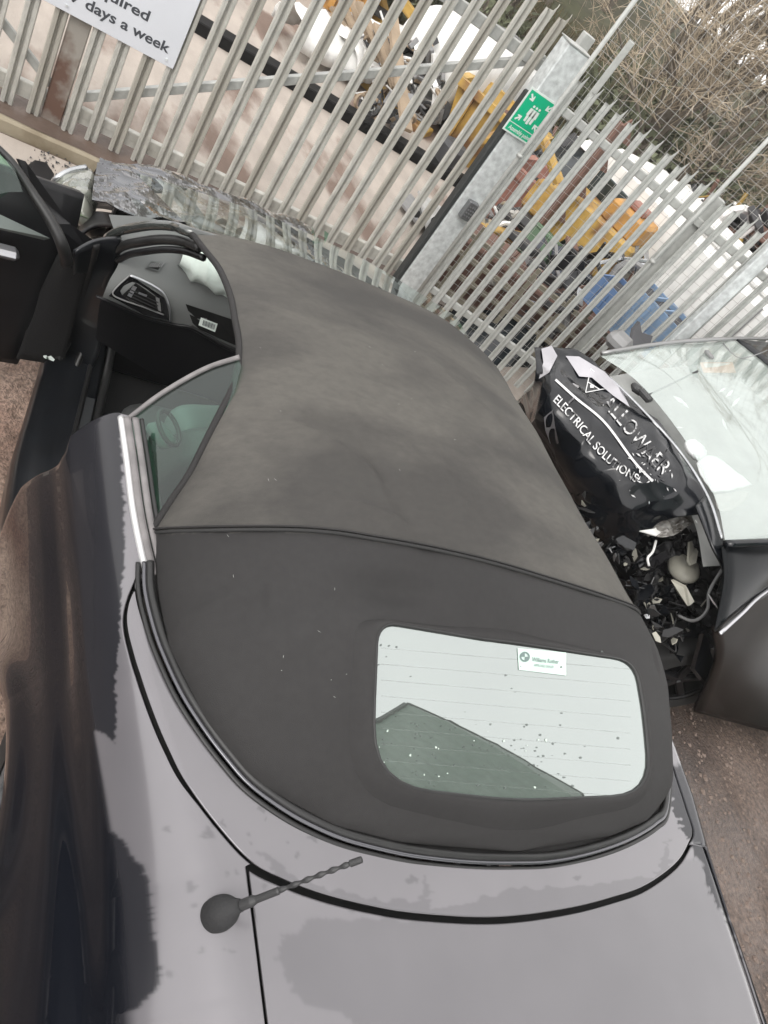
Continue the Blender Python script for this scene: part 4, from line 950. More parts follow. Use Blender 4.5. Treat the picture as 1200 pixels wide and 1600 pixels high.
# ---------------------------------------------------------------- wrecked black car with lettering
wk = thing('wrecked_car', 'black wrecked car with smashed front, white lettering on its buckled bonnet and a dusty windscreen', 'car')
rwB = [[(834, 545, .90), (905, 552, 1.0), (985, 620, 1.02), (1060, 702, 1.02), (1100, 762, 1.0), (1116, 800, .98)],
       [(838, 575, .88), (886, 608, .94), (955, 672, .95), (1020, 745, .94), (1052, 778, .92), (1074, 806, .91)],
       [(834, 600, .82), (862, 650, .84), (920, 715, .84), (978, 782, .83), (1006, 800, .82), (1030, 812, .81)],
       [(824, 612, .72), (852, 692, .70), (905, 765, .68), (950, 820, .66), (976, 838, .66), (994, 850, .66)],
       [(815, 625, .55), (860, 730, .52), (905, 800, .50), (945, 850, .50), (965, 872, .48), (980, 890, .48)]]
B2 = crumple(patch([[at(*p) for p in r_] for r_ in rwB], 120, 220), .024, 3.6, 11, .35)
B2[:, :, 2] += .006*np.sin(np.linspace(0, 22, 220))[None, :]
bon2 = grid('buckled_bonnet', B2, CRUSHB, wk, thick=.004, flip=True)
def onb(u, v, off=.006): return onpatch(B2, u, v, off)
def strip(name, pts, w0, m, par, n=40):
    P2 = cr([(u, v, 0) for u, v in pts], n); T = np.gradient(P2, axis=0); b = []
    for p, t in zip(P2, T):
        nn = np.array([-t[1], t[0]])/np.hypot(t[0], t[1]); b.append([onb(p[0]+nn[0]*s*w0, p[1]+nn[1]*s*w0) for s in (-.5, .5)])
    return grid(name, b, m, par)
SKY_REFL = mat('painted_sky_reflection', (.42, .41, .43), .18, .7, .5, var=.15, vs=9)  # sky reflections on the black bonnet, painted as silver patches
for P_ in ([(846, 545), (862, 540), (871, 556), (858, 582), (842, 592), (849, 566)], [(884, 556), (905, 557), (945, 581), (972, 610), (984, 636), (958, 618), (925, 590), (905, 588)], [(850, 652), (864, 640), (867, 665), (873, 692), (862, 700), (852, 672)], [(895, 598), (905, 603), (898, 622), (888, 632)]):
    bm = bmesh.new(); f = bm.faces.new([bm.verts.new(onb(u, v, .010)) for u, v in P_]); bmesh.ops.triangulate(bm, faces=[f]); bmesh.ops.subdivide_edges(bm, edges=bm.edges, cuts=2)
    bm.verts.index_update(); mesh('sky_reflection_patch', [v.co.copy() for v in bm.verts], [[v.index for v in f.verts] for f in bm.faces], SKY_REFL, bon2); bm.free()
LWH = mat('white_stripe', (.55, .55, .55), .4)
strip('white_stripe', [(868, 593), (900, 622), (945, 660), (990, 720), (1020, 752)], 3.6, LWH, bon2)
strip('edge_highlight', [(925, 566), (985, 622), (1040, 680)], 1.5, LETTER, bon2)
for a, b_ in [((923, 576), (958, 605)), ((958, 605), (915, 613)), ((915, 613), (923, 576)), ((919, 597), (938, 609))]:
    strip('logo_line', [a, ((a[0]+b_[0])/2, (a[1]+b_[1])/2), b_], 1.5, LWH, bon2, 8)
MB().add([onb(*p) for p in [(922, 601), (928, 601), (928, 606), (922, 606)]], [(0, 1, 2, 3)]).build('logo_dot', LWH, bon2)
def arctext(body, path, cap, m, name, bold=.01, squeeze=1):
    V, Fc = textmesh(body, 1, bold); x0, x1 = V[:, 0].min(), V[:, 0].max(); P2 = cr([(u, v, 0) for u, v in path], 200); T = np.gradient(P2, axis=0); out = []
    for v in V:
        k = (v[0]-x0)/(x1-x0)*199; i = int(min(k, 198)); p = P2[i]+(P2[i+1]-P2[i])*(k-i); t = T[i]/np.hypot(T[i][0], T[i][1])
        nn = np.array([t[1], -t[0]]); h = v[1]/.69*cap; out.append(onb(p[0]+nn[0]*h-t[0]*h*.1, p[1]+nn[1]*h-t[1]*h*.1, .008))
    return mesh(name, out, Fc, m, bon2, False)
arctext('ELECTRICAL SOLUTIONS', [(864, 626), (895, 660), (925, 698), (955, 728), (993, 754)], 13, mat('worn_lettering', (.60, .60, .60), .5, col2=(.05, .05, .05), mixs=30, mixt=.56, mixw=.06), 'bonnet_lettering')
arctext('ALLOWAER', [(940, 632), (965, 660), (995, 700), (1035, 745)], 24, LETTER, 'bonnet_lettering', .0)
# torn vinyl and dirt on the bonnet
b = MB()
for k in range(60):
    u, v = random.gauss(1012, 20), random.gauss(735, 20); a = random.uniform(0, 3); L_ = random.uniform(1, 5)
    b.add([onb(u+L_*math.cos(a+q)*w_, v+L_*math.sin(a+q)*w_, .007) for q, w_ in ((0, 1), (1.8, .3), (3.0, 1), (4.6, .25))], [(0, 1, 2, 3)])
o = b.build('torn_vinyl', LETTER, bon2); o['kind'] = 'stuff'
# battered nose below the bonnet
nz = [[(822, 622, .60), (858, 728, .55), (905, 800, .50), (950, 860, .50), (985, 915, .50)], [(800, 640, .40), (850, 740, .35), (900, 815, .32), (935, 880, .32), (980, 950, .32)], [(790, 660, .1), (840, 760, .1), (885, 840, .08), (930, 920, .06), (975, 990, .06)]]
grid('smashed_nose', crumple(patch([[at(*p) for p in r_] for r_ in nz], 40, 90), .03, 8, 21), CRUSHB, wk, smooth=False, thick=.004)
bay = [[(1020, 860, .66), (1070, 830, .78), (1128, 835, .92)], [(985, 900, .50), (1050, 900, .56), (1130, 905, .76)], [(985, 960, .38), (1050, 965, .42), (1120, 970, .6)], [(1000, 1010, .25), (1050, 1030, .28), (1110, 1020, .4)]]
BY = crumple(patch([[at(*p) for p in r_] for r_ in bay], 50, 50), .035, 9, 31); grid('engine_bay_floor', BY, BLACKT, wk, smooth=False, thick=.004)
def shard(mb, u, v, z, s, n=4, th=.004):
    c = at(u, v, z); a = Vector((random.gauss(0, 1), random.gauss(0, 1), random.gauss(0, 1))).normalized(); b_ = a.orthogonal().normalized(); q = random.uniform(0, 6)
    b_ = Matrix.Rotation(q, 3, a)@b_; c2 = a.cross(b_); L_ = random.uniform(1, 2.6)
    P = [Vector(c)+(b_*math.cos(t)*L_+c2*math.sin(t))*s*random.uniform(.6, 1.2) for t in np.linspace(0, 6.28, n+1)[:-1]]
    mb.prism(P, a*th)
for nm, m_, cnt, sm in [('black_shards', CRUSHB, 170, .028), ('plastic_fragments', PLAST, 110, .022), ('metal_bits', SILV, 60, .012), ('pale_bits', OFFW, 44, .013)]:
    b = MB()
    for k in range(cnt):
        t = random.random(); u = 905+t*170+random.gauss(0, 12); v = 770+t*215+random.gauss(0, 26); z = .62-.2*t+random.uniform(-.08, .10)
        if random.random() < .35: u, v, z = random.uniform(1010, 1105), random.uniform(830, 1010), random.uniform(.45, .65)
        shard(b, u, v, z, random.uniform(.5, 1.3)*sm, random.choice((3, 4, 5)))
    o = b.build(nm, m_, wk); o['kind'] = 'stuff'
b = MB()
for k in range(14):
    u, v = random.uniform(960, 1080), random.uniform(800, 980); c = at(u, v, .6); pts = [c]
    for q in range(5): pts.append(pts[-1]+np.array([random.uniform(-.06, .06), random.uniform(-.05, .05), random.uniform(-.05, .04)]))
    b.tube(cr(pts, 22), random.uniform(.003, .008), 6)
o = b.build('loose_hoses', RUB, wk, True); o['kind'] = 'stuff'
# headlamp reflector in cream, bracket, grille trim
hlc = at(1068, 888, .66); V = []
bm = bmesh.new(); bmesh.ops.create_uvsphere(bm, u_segments=24, v_segments=14, radius=1)
for v in bm.verts: v.co = Vector((v.co.x*.105, v.co.y*.075, v.co.z*.05 if v.co.z > 0 else v.co.z*.03)); v.co = Matrix.Rotation(-.5, 3, 'Z')@Matrix.Rotation(-.5, 3, 'X')@v.co+Vector(hlc)+Vector((0, 0, .004*noise.noise(v.co*40)))
bm.verts.index_update(); o = mesh('lamp_housing', [v.co.copy() for v in bm.verts], [[v.index for v in f.verts] for f in bm.faces], OFFW, wk); bm.free()
MB().prism([at(1052, 905, .70), at(1072, 915, .72), at(1085, 940, .72), at(1078, 946, .70), at(1062, 925, .68)], (.004, 0, -.012)).build('lamp_bracket', OFFW, o)
MB().prism([at(1078, 846, .78), at(1094, 842, .78), at(1088, 880, .76), at(1080, 883, .75), at(1076, 876, .75)], (.004, 0, -.01)).build('lamp_tab', OFFW, o)
cl = [[(1000, 825, .74), (1030, 812, .78), (1068, 782, .84)], [(1012, 838, .72), (1050, 838, .78), (1090, 812, .84)]]
grid('torn_plastic_sheet', crumple(patch([[at(*p) for p in r_] for r_ in cl], 16, 26), .014, 18, 3), mat('clear_dusty_plastic', (.32, .31, .29), .2, .2, .8, col2=(.08, .07, .06), mixs=18), wk, smooth=False, thick=.002)
MB().prism([at(1000, 829, .76), at(1026, 837, .76), at(1050, 818, .78), at(1044, 812, .78), at(1022, 826, .77)], (.0, 0, -.006)).build('white_shard', WHITEP, wk)
MB().tube(cr([at(*p) for p in [(1025, 845, .72), (1020, 862, .70), (1012, 872, .68), (1014, 884, .66)]], 14), .006, 8).build('white_clip', WHITEP, wk, True)
MB().tube(cr([at(*p) for p in [(1060, 962, .62), (1080, 970, .66), (1095, 965, .70), (1106, 950, .74), (1108, 925, .78), (1128, 890, .84), (1140, 878, .88)]], 30), .007, 8).build('bent_wing_lip', GRY, wk, True)
# wing, pillar, door
wing = [[(1104, 772, 1.0), (1128, 838, .97), (1140, 880, .94), (1130, 925, .86)], [(1088, 790, .98), (1112, 850, .95), (1128, 890, .90), (1118, 930, .80)]]
grid('torn_wing', patch([[at(*p) for p in r_] for r_ in wing], 10, 24), CRUSHB, wk, thick=.01, flip=True)
sd_ = [[(1128, 850, .97), (1200, 835, 1.04), (1290, 822, 1.12), (1420, 800, 1.2)], [(1132, 905, .93), (1200, 885, .98), (1290, 868, 1.02), (1420, 840, 1.08)], [(1118, 985, .84), (1200, 920, .90), (1300, 870, .92), (1430, 850, .95)]]
grid('side_glass', patch([[at(*p) for p in r_] for r_ in sd_], 14, 24), mat('sooty_side_glass', (.004, .005, .006), .25, spec=.15), wk, thick=.006, flip=True)
MB().tube(cr([at(*p) for p in [(1125, 990, .85), (1160, 958, .87), (1200, 922, .90), (1290, 870, .93)]], 24), .008, 8, flat=.6).build('bright_side_trim', SATIN, wk, True)
dr = [[(1118, 985, .84), (1200, 925, .89), (1300, 875, .91), (1430, 850, .93)], [(1122, 1030, .66), (1200, 990, .66), (1300, 960, .66), (1450, 940, .66)], [(1104, 1075, .42), (1200, 1075, .42), (1320, 1080, .42), (1480, 1080, .42)], [(1085, 1112, .2), (1200, 1143, .2), (1330, 1170, .2), (1500, 1200, .2)]]
grid('door', patch([[at(*p) for p in r_] for r_ in dr], 30, 40), mat('dusty_black_paint', (.008, .006, .005), .33, spec=.22, var=.4, vs=4), wk, thick=.02, flip=True)
MB().prism([at(1085, 1045, .45), at(1115, 1082, .35), at(1114, 1010, .60), at(1100, 990, .66)], (.01, 0, -.02)).build('bumper_shard', CRUSHB, wk)
MB().prism([at(1115, 1015, .60), at(1138, 1005, .60), at(1130, 1030, .52), at(1114, 1046, .46)], (.01, 0, -.01)).build('grey_shard', GRY, wk)
b = MB()
for c, s_ in [(at(1112, 937, .82), .022), (at(1146, 953, .84), .014), (at(1088, 815, .97), .007), (at(1118, 945, .82), .014)]:
    b.add([c+s_*np.array([math.cos(a)*1.3, math.sin(a), .3*math.sin(a)]) for a in np.linspace(0, 6.28, 9)[:-1]], [tuple(range(8))])
b.build('white_flakes', WHITEP, wk)
wheel(wk, tuple(at(1052, 1040, .26)), .27, .2, rot=math.radians(80), rimm=BLACKT)
MB().box(tuple(at(1150, 1000, .35)+np.array([.75, -.5, 0])), (1.2, 2.0, .5), Matrix.Rotation(.2, 3, 'Z'), .05).build('inner_body', BLACKT, wk)
# windscreen and roof
wsr = [[(938, 556, .99), (1000, 600, 1.02), (1072, 690, 1.04), (1118, 780, 1.02), (1134, 850, .98)],
       [(1040, 540, 1.14), (1095, 600, 1.17), (1170, 690, 1.19), (1215, 770, 1.17), (1240, 845, 1.10)],
       [(1150, 532, 1.28), (1220, 590, 1.32), (1290, 670, 1.34), (1340, 760, 1.32), (1360, 835, 1.24)]]
WS2 = patch([[at(*p) for p in r_] for r_ in wsr], 24, 30)
w2 = grid('windscreen', WS2, GLASS2, wk, flip=True)
ins = WS2.copy(); ins[:, :, 2] -= .16; ins[:, :, 1] -= .05
DSH2 = mat('dusty_dash', (.34, .34, .33), .8, var=.3, vs=5)
grid('dash_top', ins, DSH2, wk, flip=True)
rf_ = [[np.array(at(*p)) for p in wsr[2]], [np.array(at(*p))+np.array([.25, -.8, .06]) for p in wsr[2]], [np.array(at(*p))+np.array([.45, -1.7, .0]) for p in wsr[2]]]
grid('roof', patch(rf_, 16, 24), CRUSHB, wk, thick=.01, flip=True)
MB().tube(cr([at(*p) for p in [(940, 552, 1.0), (1040, 536, 1.15), (1150, 529, 1.285), (1260, 530, 1.36)]], 24), .011, 8).build('screen_trim', mat('pale_trim', (.25, .25, .25), .3, .5), w2, True)
MB().tube(cr([at(*p) for p in [(1134, 850, .985), (1240, 845, 1.105), (1360, 835, 1.245)]], 24), .018, 8).build('door_pillar', CRUSHB, wk, True)
MB().tube(cr([at(*p) for p in [(925, 566, .985), (985, 621, 1.025), (1060, 703, 1.035), (1106, 776, 1.015), (1128, 842, .985)]], 40), .009, 8, flat=.7).build('bonnet_edge', SILV, bon2, True)
def onw(u, v, off=.0): return onpatch(WS2, u, v, off)
MB().tube([onw(1010, 619, .02), onw(1090, 580, .012)], .006, 8).build('wiper', PLAST, wk, True)
MB().box(onw(1008, 618, .02), (.08, .05, .03), Matrix.Rotation(.5, 3, 'Z'), .008).box(onw(995, 608, .02), (.06, .06, .03), Matrix.Rotation(1.2, 3, 'Z'), .008).build('wiper_pivot', PLAST, wk)
MB().prism([onw(*p, -.02) for p in [(1094, 566), (1145, 566), (1150, 582), (1100, 582)]], (0, 0, -.003)).build('orange_edge_patch', mat('orange_edge_colour', (.85, .55, .40), .6), w2)  # orange quad set just under the glass
MB().prism([onw(*p, -.0185) for p in [(1099, 567.5), (1141, 567.5), (1145, 580), (1104, 580)]], (0, 0, -.001)).build('white_patch', mat('bright_white', (.9, .88, .84), .6), w2)  # white quad over it, leaving an orange border
MB().box(onw(1108, 554, .01), (.06, .03, .02), Matrix.Rotation(.3, 3, 'Z'), .006).build('mirror_mount', GRY, w2)
MB().tube(cr([onw(*p, .004) for p in [(1130, 536), (1142, 550), (1158, 560), (1185, 553), (1199, 547)]], 16), .003, 6).build('panel_gap', GRY, w2, True)
AB2 = mat('bright_airbag', (.85, .87, .86), .7, bump=.3, bs=20)
c = onw(1097, 695, .0); bm = bmesh.new(); bmesh.ops.create_uvsphere(bm, u_segments=24, v_segments=14, radius=1)
for v in bm.verts: v.co = Vector((v.co.x*.062, v.co.y*.062, v.co.z*.035+.006*noise.noise(v.co*3)))+Vector(c)-Vector((0, 0, .04))
bm.verts.index_update(); mesh('steering_airbag', [v.co.copy() for v in bm.verts], [[v.index for v in f.verts] for f in bm.faces], AB2, wk); bm.free()
shp = [[(1088, 725, 0), (1103, 713, 0), (1120, 714, 0)], [(1095, 745, 0), (1125, 742, 0), (1150, 738, 0)], [(1112, 770, 0), (1140, 768, 0), (1175, 757, 0)]]
grid('passenger_airbag', crumple(patch([[onw(u, v, -.03) for u, v, _ in r_] for r_ in shp], 20, 20), .008, 9, 6), AB2, wk, thick=.004)
shp = [[(1115, 775, 0), (1140, 770, 0), (1172, 768, 0)], [(1118, 790, 0), (1142, 785, 0), (1165, 780, 0)], [(1125, 802, 0), (1140, 800, 0), (1150, 795, 0)]]
grid('side_airbag', crumple(patch([[onw(u, v, -.035) for u, v, _ in r_] for r_ in shp], 16, 16), .01, 12, 7), mat('dull_airbag', (.45, .44, .41), .8), wk, thick=.004)
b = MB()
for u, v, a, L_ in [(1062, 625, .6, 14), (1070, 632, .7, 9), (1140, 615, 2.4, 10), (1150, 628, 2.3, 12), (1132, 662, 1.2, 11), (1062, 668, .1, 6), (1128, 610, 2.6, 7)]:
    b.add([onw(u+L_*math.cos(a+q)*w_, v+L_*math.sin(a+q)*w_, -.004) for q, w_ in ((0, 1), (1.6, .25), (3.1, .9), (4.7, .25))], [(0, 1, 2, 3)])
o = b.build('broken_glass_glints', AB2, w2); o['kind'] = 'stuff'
# far door mirror
mi = MB(); mi.box(at(968, 535, .98), (.14, .16, .09), Matrix.Rotation(.7, 3, 'Z'), .03).build('door_mirror', GRY, wk)
MB().prism([at(985, 545, .98), at(990, 515, 1.02), at(1000, 503, 1.05), at(1003, 520, 1.02), at(1020, 525, 1.02), at(1014, 545, .98)], (.02, 0, -.01)).build('torn_flap', mat('torn_black_flap', (.05, .05, .055), .6), wk)

# ---------------------------------------------------------------- things in the scrap yard beyond
def scrap_car(label, p, rz, sc, col, tilt=0, group='scrap cars heaped beyond the fence', roofcol=None):
    t = thing('scrap_car', label, 'car', tuple(p), group, rz); t.rotation_euler.x = tilt; t.scale = (sc, sc, sc)
    secs = [(-2.1, .45, .72, .55), (-2.0, .35, .85, .8), (-1.5, .3, .92, .86), (-.7, .25, .95, .88), (.8, .25, .95, .88), (1.5, .3, .88, .86), (2.0, .35, .75, .8), (2.12, .45, .62, .6)]
    rows = []
    for x, zb, zt, w_ in secs: rows.append([(x, w_*math.copysign(abs(math.cos(a))**.35, math.cos(a)), (zb+zt)/2+(zt-zb)/2*math.copysign(abs(math.sin(a))**.5, math.sin(a))) for a in np.linspace(0, 2*math.pi, 29)])
    bd = grid('body', crumple(rows, .03, 2.2, int(p[0]*10) % 9), col, t)
    rows = []
    for x, z, w_ in [(-1.75, .92, .62), (-1.25, 1.33, .58), (-.3, 1.43, .60), (.35, 1.36, .58), (1.05, .93, .66)]: rows.append([(x, w_*(1.12 if q in (0, 1) else 1)*s_, zz) for q, (s_, zz) in enumerate([(1.15, .90), (1, z), (.5, z+.02), (-.5, z+.02), (-1, z), (-1.15, .90)])])
    grid('windows', rows, flat('scrap_window', (.02, .025, .028), .1), t)
    grid('roof', [[(x, y, z+.012) for y in np.linspace(-w_, w_, 6)] for x, z, w_ in [(-1.3, 1.345, .57), (-.3, 1.455, .59), (.4, 1.39, .57)]], roofcol or col, t, thick=.02)
    for x in (-1.3, 1.3):
        for y in (-.8, .8): wheel(t, (x, y, .31), .31, .18)
    for s_ in (-1, 1): MB().box((2.05, s_*.55, .66), (.12, .3, .12), None, .03).build('headlight', SILV, t)
    return t
def skip(label, name, cat, p, rz, d, col, inner=BRN, tilt=0):
    t = thing(name, label, cat, tuple(p), None, rz); t.rotation_euler.y = tilt; L_, W_2, H = d
    b = MB(); lo = [(-L_*.32, -W_2/2, 0), (L_*.32, -W_2/2, 0), (L_*.32, W_2/2, 0), (-L_*.32, W_2/2, 0)]; hi = [(-L_/2, -W_2/2-.1, H), (L_/2, -W_2/2-.1, H), (L_/2, W_2/2+.1, H), (-L_/2, W_2/2+.1, H)]
    b.add(lo+hi, [(3, 2, 1, 0), (0, 1, 5, 4), (1, 2, 6, 5), (2, 3, 7, 6), (3, 0, 4, 7)]); o = b.build('shell', col, t); md = o.modifiers.new('s', 'SOLIDIFY'); md.thickness = .05
    MB().box((0, -W_2/2-.12, H), (L_, .08, .08)).box((0, W_2/2+.12, H), (L_, .08, .08)).box((-L_/2, 0, H), (.08, W_2+.2, .08)).box((L_/2, 0, H), (.08, W_2+.2, .08)).build('rim', col, t)
    b = MB()
    for x in np.linspace(-L_*.3, L_*.3, 5): b.box((x, -W_2/2-.09, H*.5), (.07, .05, H*.85), Matrix.Rotation(.1, 3, 'X')); b.box((x, W_2/2+.09, H*.5), (.07, .05, H*.85), Matrix.Rotation(-.1, 3, 'X'))
    o_ = b.build('ribs', col, t); o_['kind'] = 'stuff'
    P = [[(x, y, H*.75+.12*noise.noise(Vector((x*4, y*4, p[0])))) for y in np.linspace(-W_2/2, W_2/2, 16)] for x in np.linspace(-L_*.42, L_*.42, 20)]
    grid('scrap_load', crumple(P, .08, 5, 3), inner, t, smooth=False); return t
def yaw_at(u, v): d = ray(u, v); return math.atan2(d[1], d[0])
# orange skip, digger bucket
p = at(505, 30, 0); skip('orange skip standing beyond the gate near the top of the photo', 'orange_skip', 'skip', p+np.array([1.0, -.1, 0]), 1.2, (1.6, 1.0, .8), ORA)
ar = thing('bucket_arm', 'small yellow machine arm lying against the orange skip', 'machine part', tuple(at(565, 52, 0)))
b = MB(); b.box((.2, -.1, .3), (.9, .14, .2), Matrix.Rotation(.5, 3, 'Z')@Matrix.Rotation(-.5, 3, 'Y'), .02); b.box((-.15, -.3, .52), (.2, .5, .12), Matrix.Rotation(.3, 3, 'X'), .02); b.build('arm', YEL, ar)
MB().tube([(0, -.3, .3), (0, .2, .3)], .06, 12).build('pivot', DGRY, ar)
# white bumpers, planks
for i, (u, v, sx, sy, rz, lb) in enumerate([(500, 68, .35, .8, .3, 'white crumpled bumper lying beside the orange skip'), (548, 92, .3, .7, .9, 'white broken bumper lying below the pile of planks'), (590, 75, .4, .9, .5, 'white curved car panel leaning on the plank pile'), (625, 82, .4, .7, 1.2, 'off white folded car door skin beside the upturned van')]):
    c = at(u, v, .15); P = [[(c[0]+sx*math.cos(a)*math.cos(rz)-sy*t*math.sin(rz), c[1]+sx*math.cos(a)*math.sin(rz)+sy*t*math.cos(rz), .1+.28*math.sin(a)+.05*noise.noise(Vector((t*4, a*2, i)))) for t in np.linspace(-.5, .5, 18)] for a in np.linspace(0, 3.1, 12)]
    tag(grid('bumper_panel', crumple(P, .05, 4, i), WHITEP, None, thick=.01), lb, 'car panel')
for i in range(9):
    c = at(552+i*9, 62+i*6+random.uniform(-10, 10), .15+.05*i); b = MB().box(c, (random.uniform(.7, 1.3), .12, .04), Matrix.Rotation(.5+random.uniform(-.5, .5), 3, 'Z')@Matrix.Rotation(random.uniform(-.5, -.1), 3, 'Y'), .004)
    tag(b.build('plank', WOOD), 'weathered plank in the loose pile of boards behind the gate brace', 'plank', 'boards piled beyond the gate')
# upturned white van
vp = at(668, 190, 0); van = thing('white_van', 'white rounded van body with dark wheels, between the plank pile and yellow skip', 'van', tuple(vp+np.array([.75, -.45, 0])), None, -.95); van.scale = (.62, .62, .62)
rows = []
for x, zb, zt, w_ in [(-1.5, .3, .8, .6), (-1.45, .2, 1.15, .75), (-1.1, .15, 1.45, .82), (0, .15, 1.55, .85), (1.2, .15, 1.5, .85), (1.9, .2, 1.35, .8), (1.95, .3, 1.2, .7)]:
    rows.append([(x, w_*math.copysign(abs(math.cos(a))**.45, math.cos(a)), (zb+zt)/2+(zt-zb)/2*math.copysign(abs(math.sin(a))**.6, math.sin(a))) for a in np.linspace(0, 2*math.pi, 33)])
grid('body', patch(rows, 30, 40), WHITEP, van)
for y in (-.8, .8):
    for x in (-.9, 1.2): wheel(van, (x, y, .3), .34, .22)
MB().box((-.2, .86, 1.05), (1.1, .02, .35), None, .005).build('side_window', flat('van_window', (.02, .03, .03), .1), van)
b = MB(); [b.box((.5+.09*k, -.1, 1.57), (.03, 1.1, .03)) for k in range(12)]; b.build('roof_slats', GRY, van)
MB().tube([(-1.0, .8, 1.5), (-.6, .82, 1.75), (-.2, .8, 1.55)], .03, 8).build('roof_rail', BLACKT, van)
p = at(725, 285, 0); skip('yellow skip with a brown rusty inside, standing just left of the gate post', 'yellow_skip', 'skip', p+np.array([.75, -.35, 0]), .9, (1.0, .6, .62), YEL, BRN)
tag(MB().box(at(700, 245, .15), (.3, .3, .3), Matrix.Rotation(.4, 3, 'Z'), .04).tube([at(700, 245, .15), at(712, 250, .2)], .09, 10).build('gearbox', DGRY), 'dark gearbox lump on the ground beside the yellow skip', 'car part')
for i, (q, lb) in enumerate([([(622, 315), (640, 305), (672, 345), (655, 358)], 'thin grey steel sheet lying on concrete beyond the gate'), ([(652, 300), (700, 335), (712, 395), (668, 372)], 'white steel plate with two black knobs near the foot of the gate post')]):
    sh_ = MB().prism([at(u, v, .05+.05*i) for u, v in q], (0, 0, .02)).build('steel_plate', GRY if i == 0 else flat('pale_plate', (.36, .36, .35), .5)); tag(sh_, lb, 'plate')
    if i:
        for u, v in [(651, 334), (679, 345)]: MB().tube([at(u, v, .12), at(u, v, .2)], .03, 10).tube([at(u-3, v, .16), at(u+4, v+3, .16)], .02, 8).build('knob', BLACKT, sh_)
tag(MB().box(at(600, 150, .04), (1.2, .3, .08), Matrix.Rotation(.9, 3, 'Z'), .01).build('yellow_bar', YEL), 'rusty yellow bar lying on the ground behind the gate brace', 'bar')
# --- beyond the right fence
def far(u, v, dist): d = ray(u, v); return POS+d/np.hypot(d[0], d[1])*dist
scrap_car('silver grey scrap car with a white roof, high in the heap above the yellow digger', far(945, 262, 9.0)-np.array([0, 0, .85]), 2.2, .62, flat('silver_scrap', (.22, .22, .23), .35), 0, roofcol=WHITEP)
scrap_car('dark scrap car with white roof heaped up by the right scaffold pole', far(1062, 335, 9.2)-np.array([0, 0, .85]), 2.4, .64, flat('dark_scrap', (.07, .075, .08), .35), .06, roofcol=WHITEP)
scrap_car('grey scrap car lowest in the heap beneath the dark one with the white bonnet', far(1010, 400, 8.8)-np.array([0, 0, .8]), 2.3, .85, flat('grey_scrap', (.13, .13, .135), .4), 0)
scrap_car('blackened scrap car lying just behind the pointed fence', far(800, 500, 5.8)-np.array([0, 0, .75]), 2.0, .62, DGRY, .1)
scrap_car('dark grey scrap car on the ground between the rusty column and blue crates', far(905, 500, 6.8)-np.array([0, 0, .8]), 2.6, .7, flat('blue_grey_scrap', (.05, .06, .07), .4), -.05)
dg = thing('yellow_digger', 'yellow digger with a red cab top standing under the heaped scrap cars', 'digger', tuple(far(935, 350, 6.9)-np.array([0, 0, .62])), None, -.95); dg.scale = (.55, .55, .55)
b = MB().box((0, 0, .95), (.85, 1.5, .7), None, .06).box((.1, .9, .8), (.6, .5, .5), None, .05); b.build('body', YEL, dg)
MB().box((0, -.35, 1.45), (.7, .7, .35), None, .05).build('cab', ORA, dg); MB().box((-.05, -.35, 1.68), (.3, .3, .12), None, .03).build('beacon', RED, dg)
MB().box((0, .3, .45), (.9, 1.7, .22), None, .1).build('track', DGRY, dg); MB().tube([(-.3, .8, 1.2), (-.5, 1.5, 1.6), (-.6, 2.1, .9)], .09, 8).build('boom', YEL, dg)
tag(MB().box(far(905, 420, 7.6)*np.array([1, 1, 0])+np.array([0, 0, .35]), (.5, 1.4, .08), Matrix.Rotation(-.9, 3, 'Z'), .01).build('yellow_girder', YEL), 'short yellow girder among the scrap below the digger', 'girder')
cb = far(868, 330, 6.6)
hc = MB(); hc.box((cb[0], cb[1], .75), (.03, .16, 1.5), Matrix.Rotation(.5, 3, 'Z')).box((cb[0]+.05, cb[1], .75), (.14, .02, 1.5), Matrix.Rotation(.5, 3, 'Z'))
for k in range(6): hc.prism([(cb[0], cb[1]+.06, .2+k*.24), (cb[0], cb[1]-.16, .2+k*.24), (cb[0], cb[1]-.02, .36+k*.24)], (.012, .004, 0))
tag(hc.build('rusty_column', BRN), 'tall brown rusty column with jagged edges just right of the assembly sign', 'column')
skip('faded red metal bin standing beyond the fence, below the assembly sign', 'red_bin', 'bin', far(835, 320, 7.6)*np.array([1, 1, 0]), -.9, (.75, .5, .62), RED, DGRY)
tag(MB().box(far(815, 318, 6.4)*np.array([1, 1, 0])+np.array([0, 0, .36]), (.09, .9, .09), Matrix.Rotation(.45, 3, 'Z'), .01).build('yellow_beam', YEL), 'yellow steel beam across the scrap beneath the red bin', 'beam')
tag(MB().box(far(795, 275, 9.0)*np.array([1, 1, 0])+np.array([0, 0, .25]), (.5, .5, .5), Matrix.Rotation(.45, 3, 'Z'), .03).build('blue_tank', flat('slate_blue', (.10, .14, .2), .5)), 'slate blue steel tank seen between the gate post and the scaffold pole', 'tank')
# low cream shelving / cage racks along the fence foot
rk = thing('storage_rack', 'long low cream slatted rack of rusty crates along the foot of the pointed fence', 'rack', (0, 0, 0)); RK = flat('dirty_cream_rail', (.24, .22, .17), .7)
for k, z in enumerate((.12, .26, .40, .54)):
    p = fa+fd*1.3+fn_*.62; MB().box((p[0], p[1], z), (.03, 2.7, .035), Mf).build('rail', RK, rk)
for t in np.arange(0, 2.8, .16):
    p = fa+fd*t+fn_*.60; MB().box((p[0], p[1], .33), (.02, .03, .62), Mf).build('upright', RK, rk)
p = fa+fd*1.3+fn_*.95; MB().box((p[0], p[1], .25), (.5, 2.6, .45), Mf, .02).build('crate_row', BRN, rk)
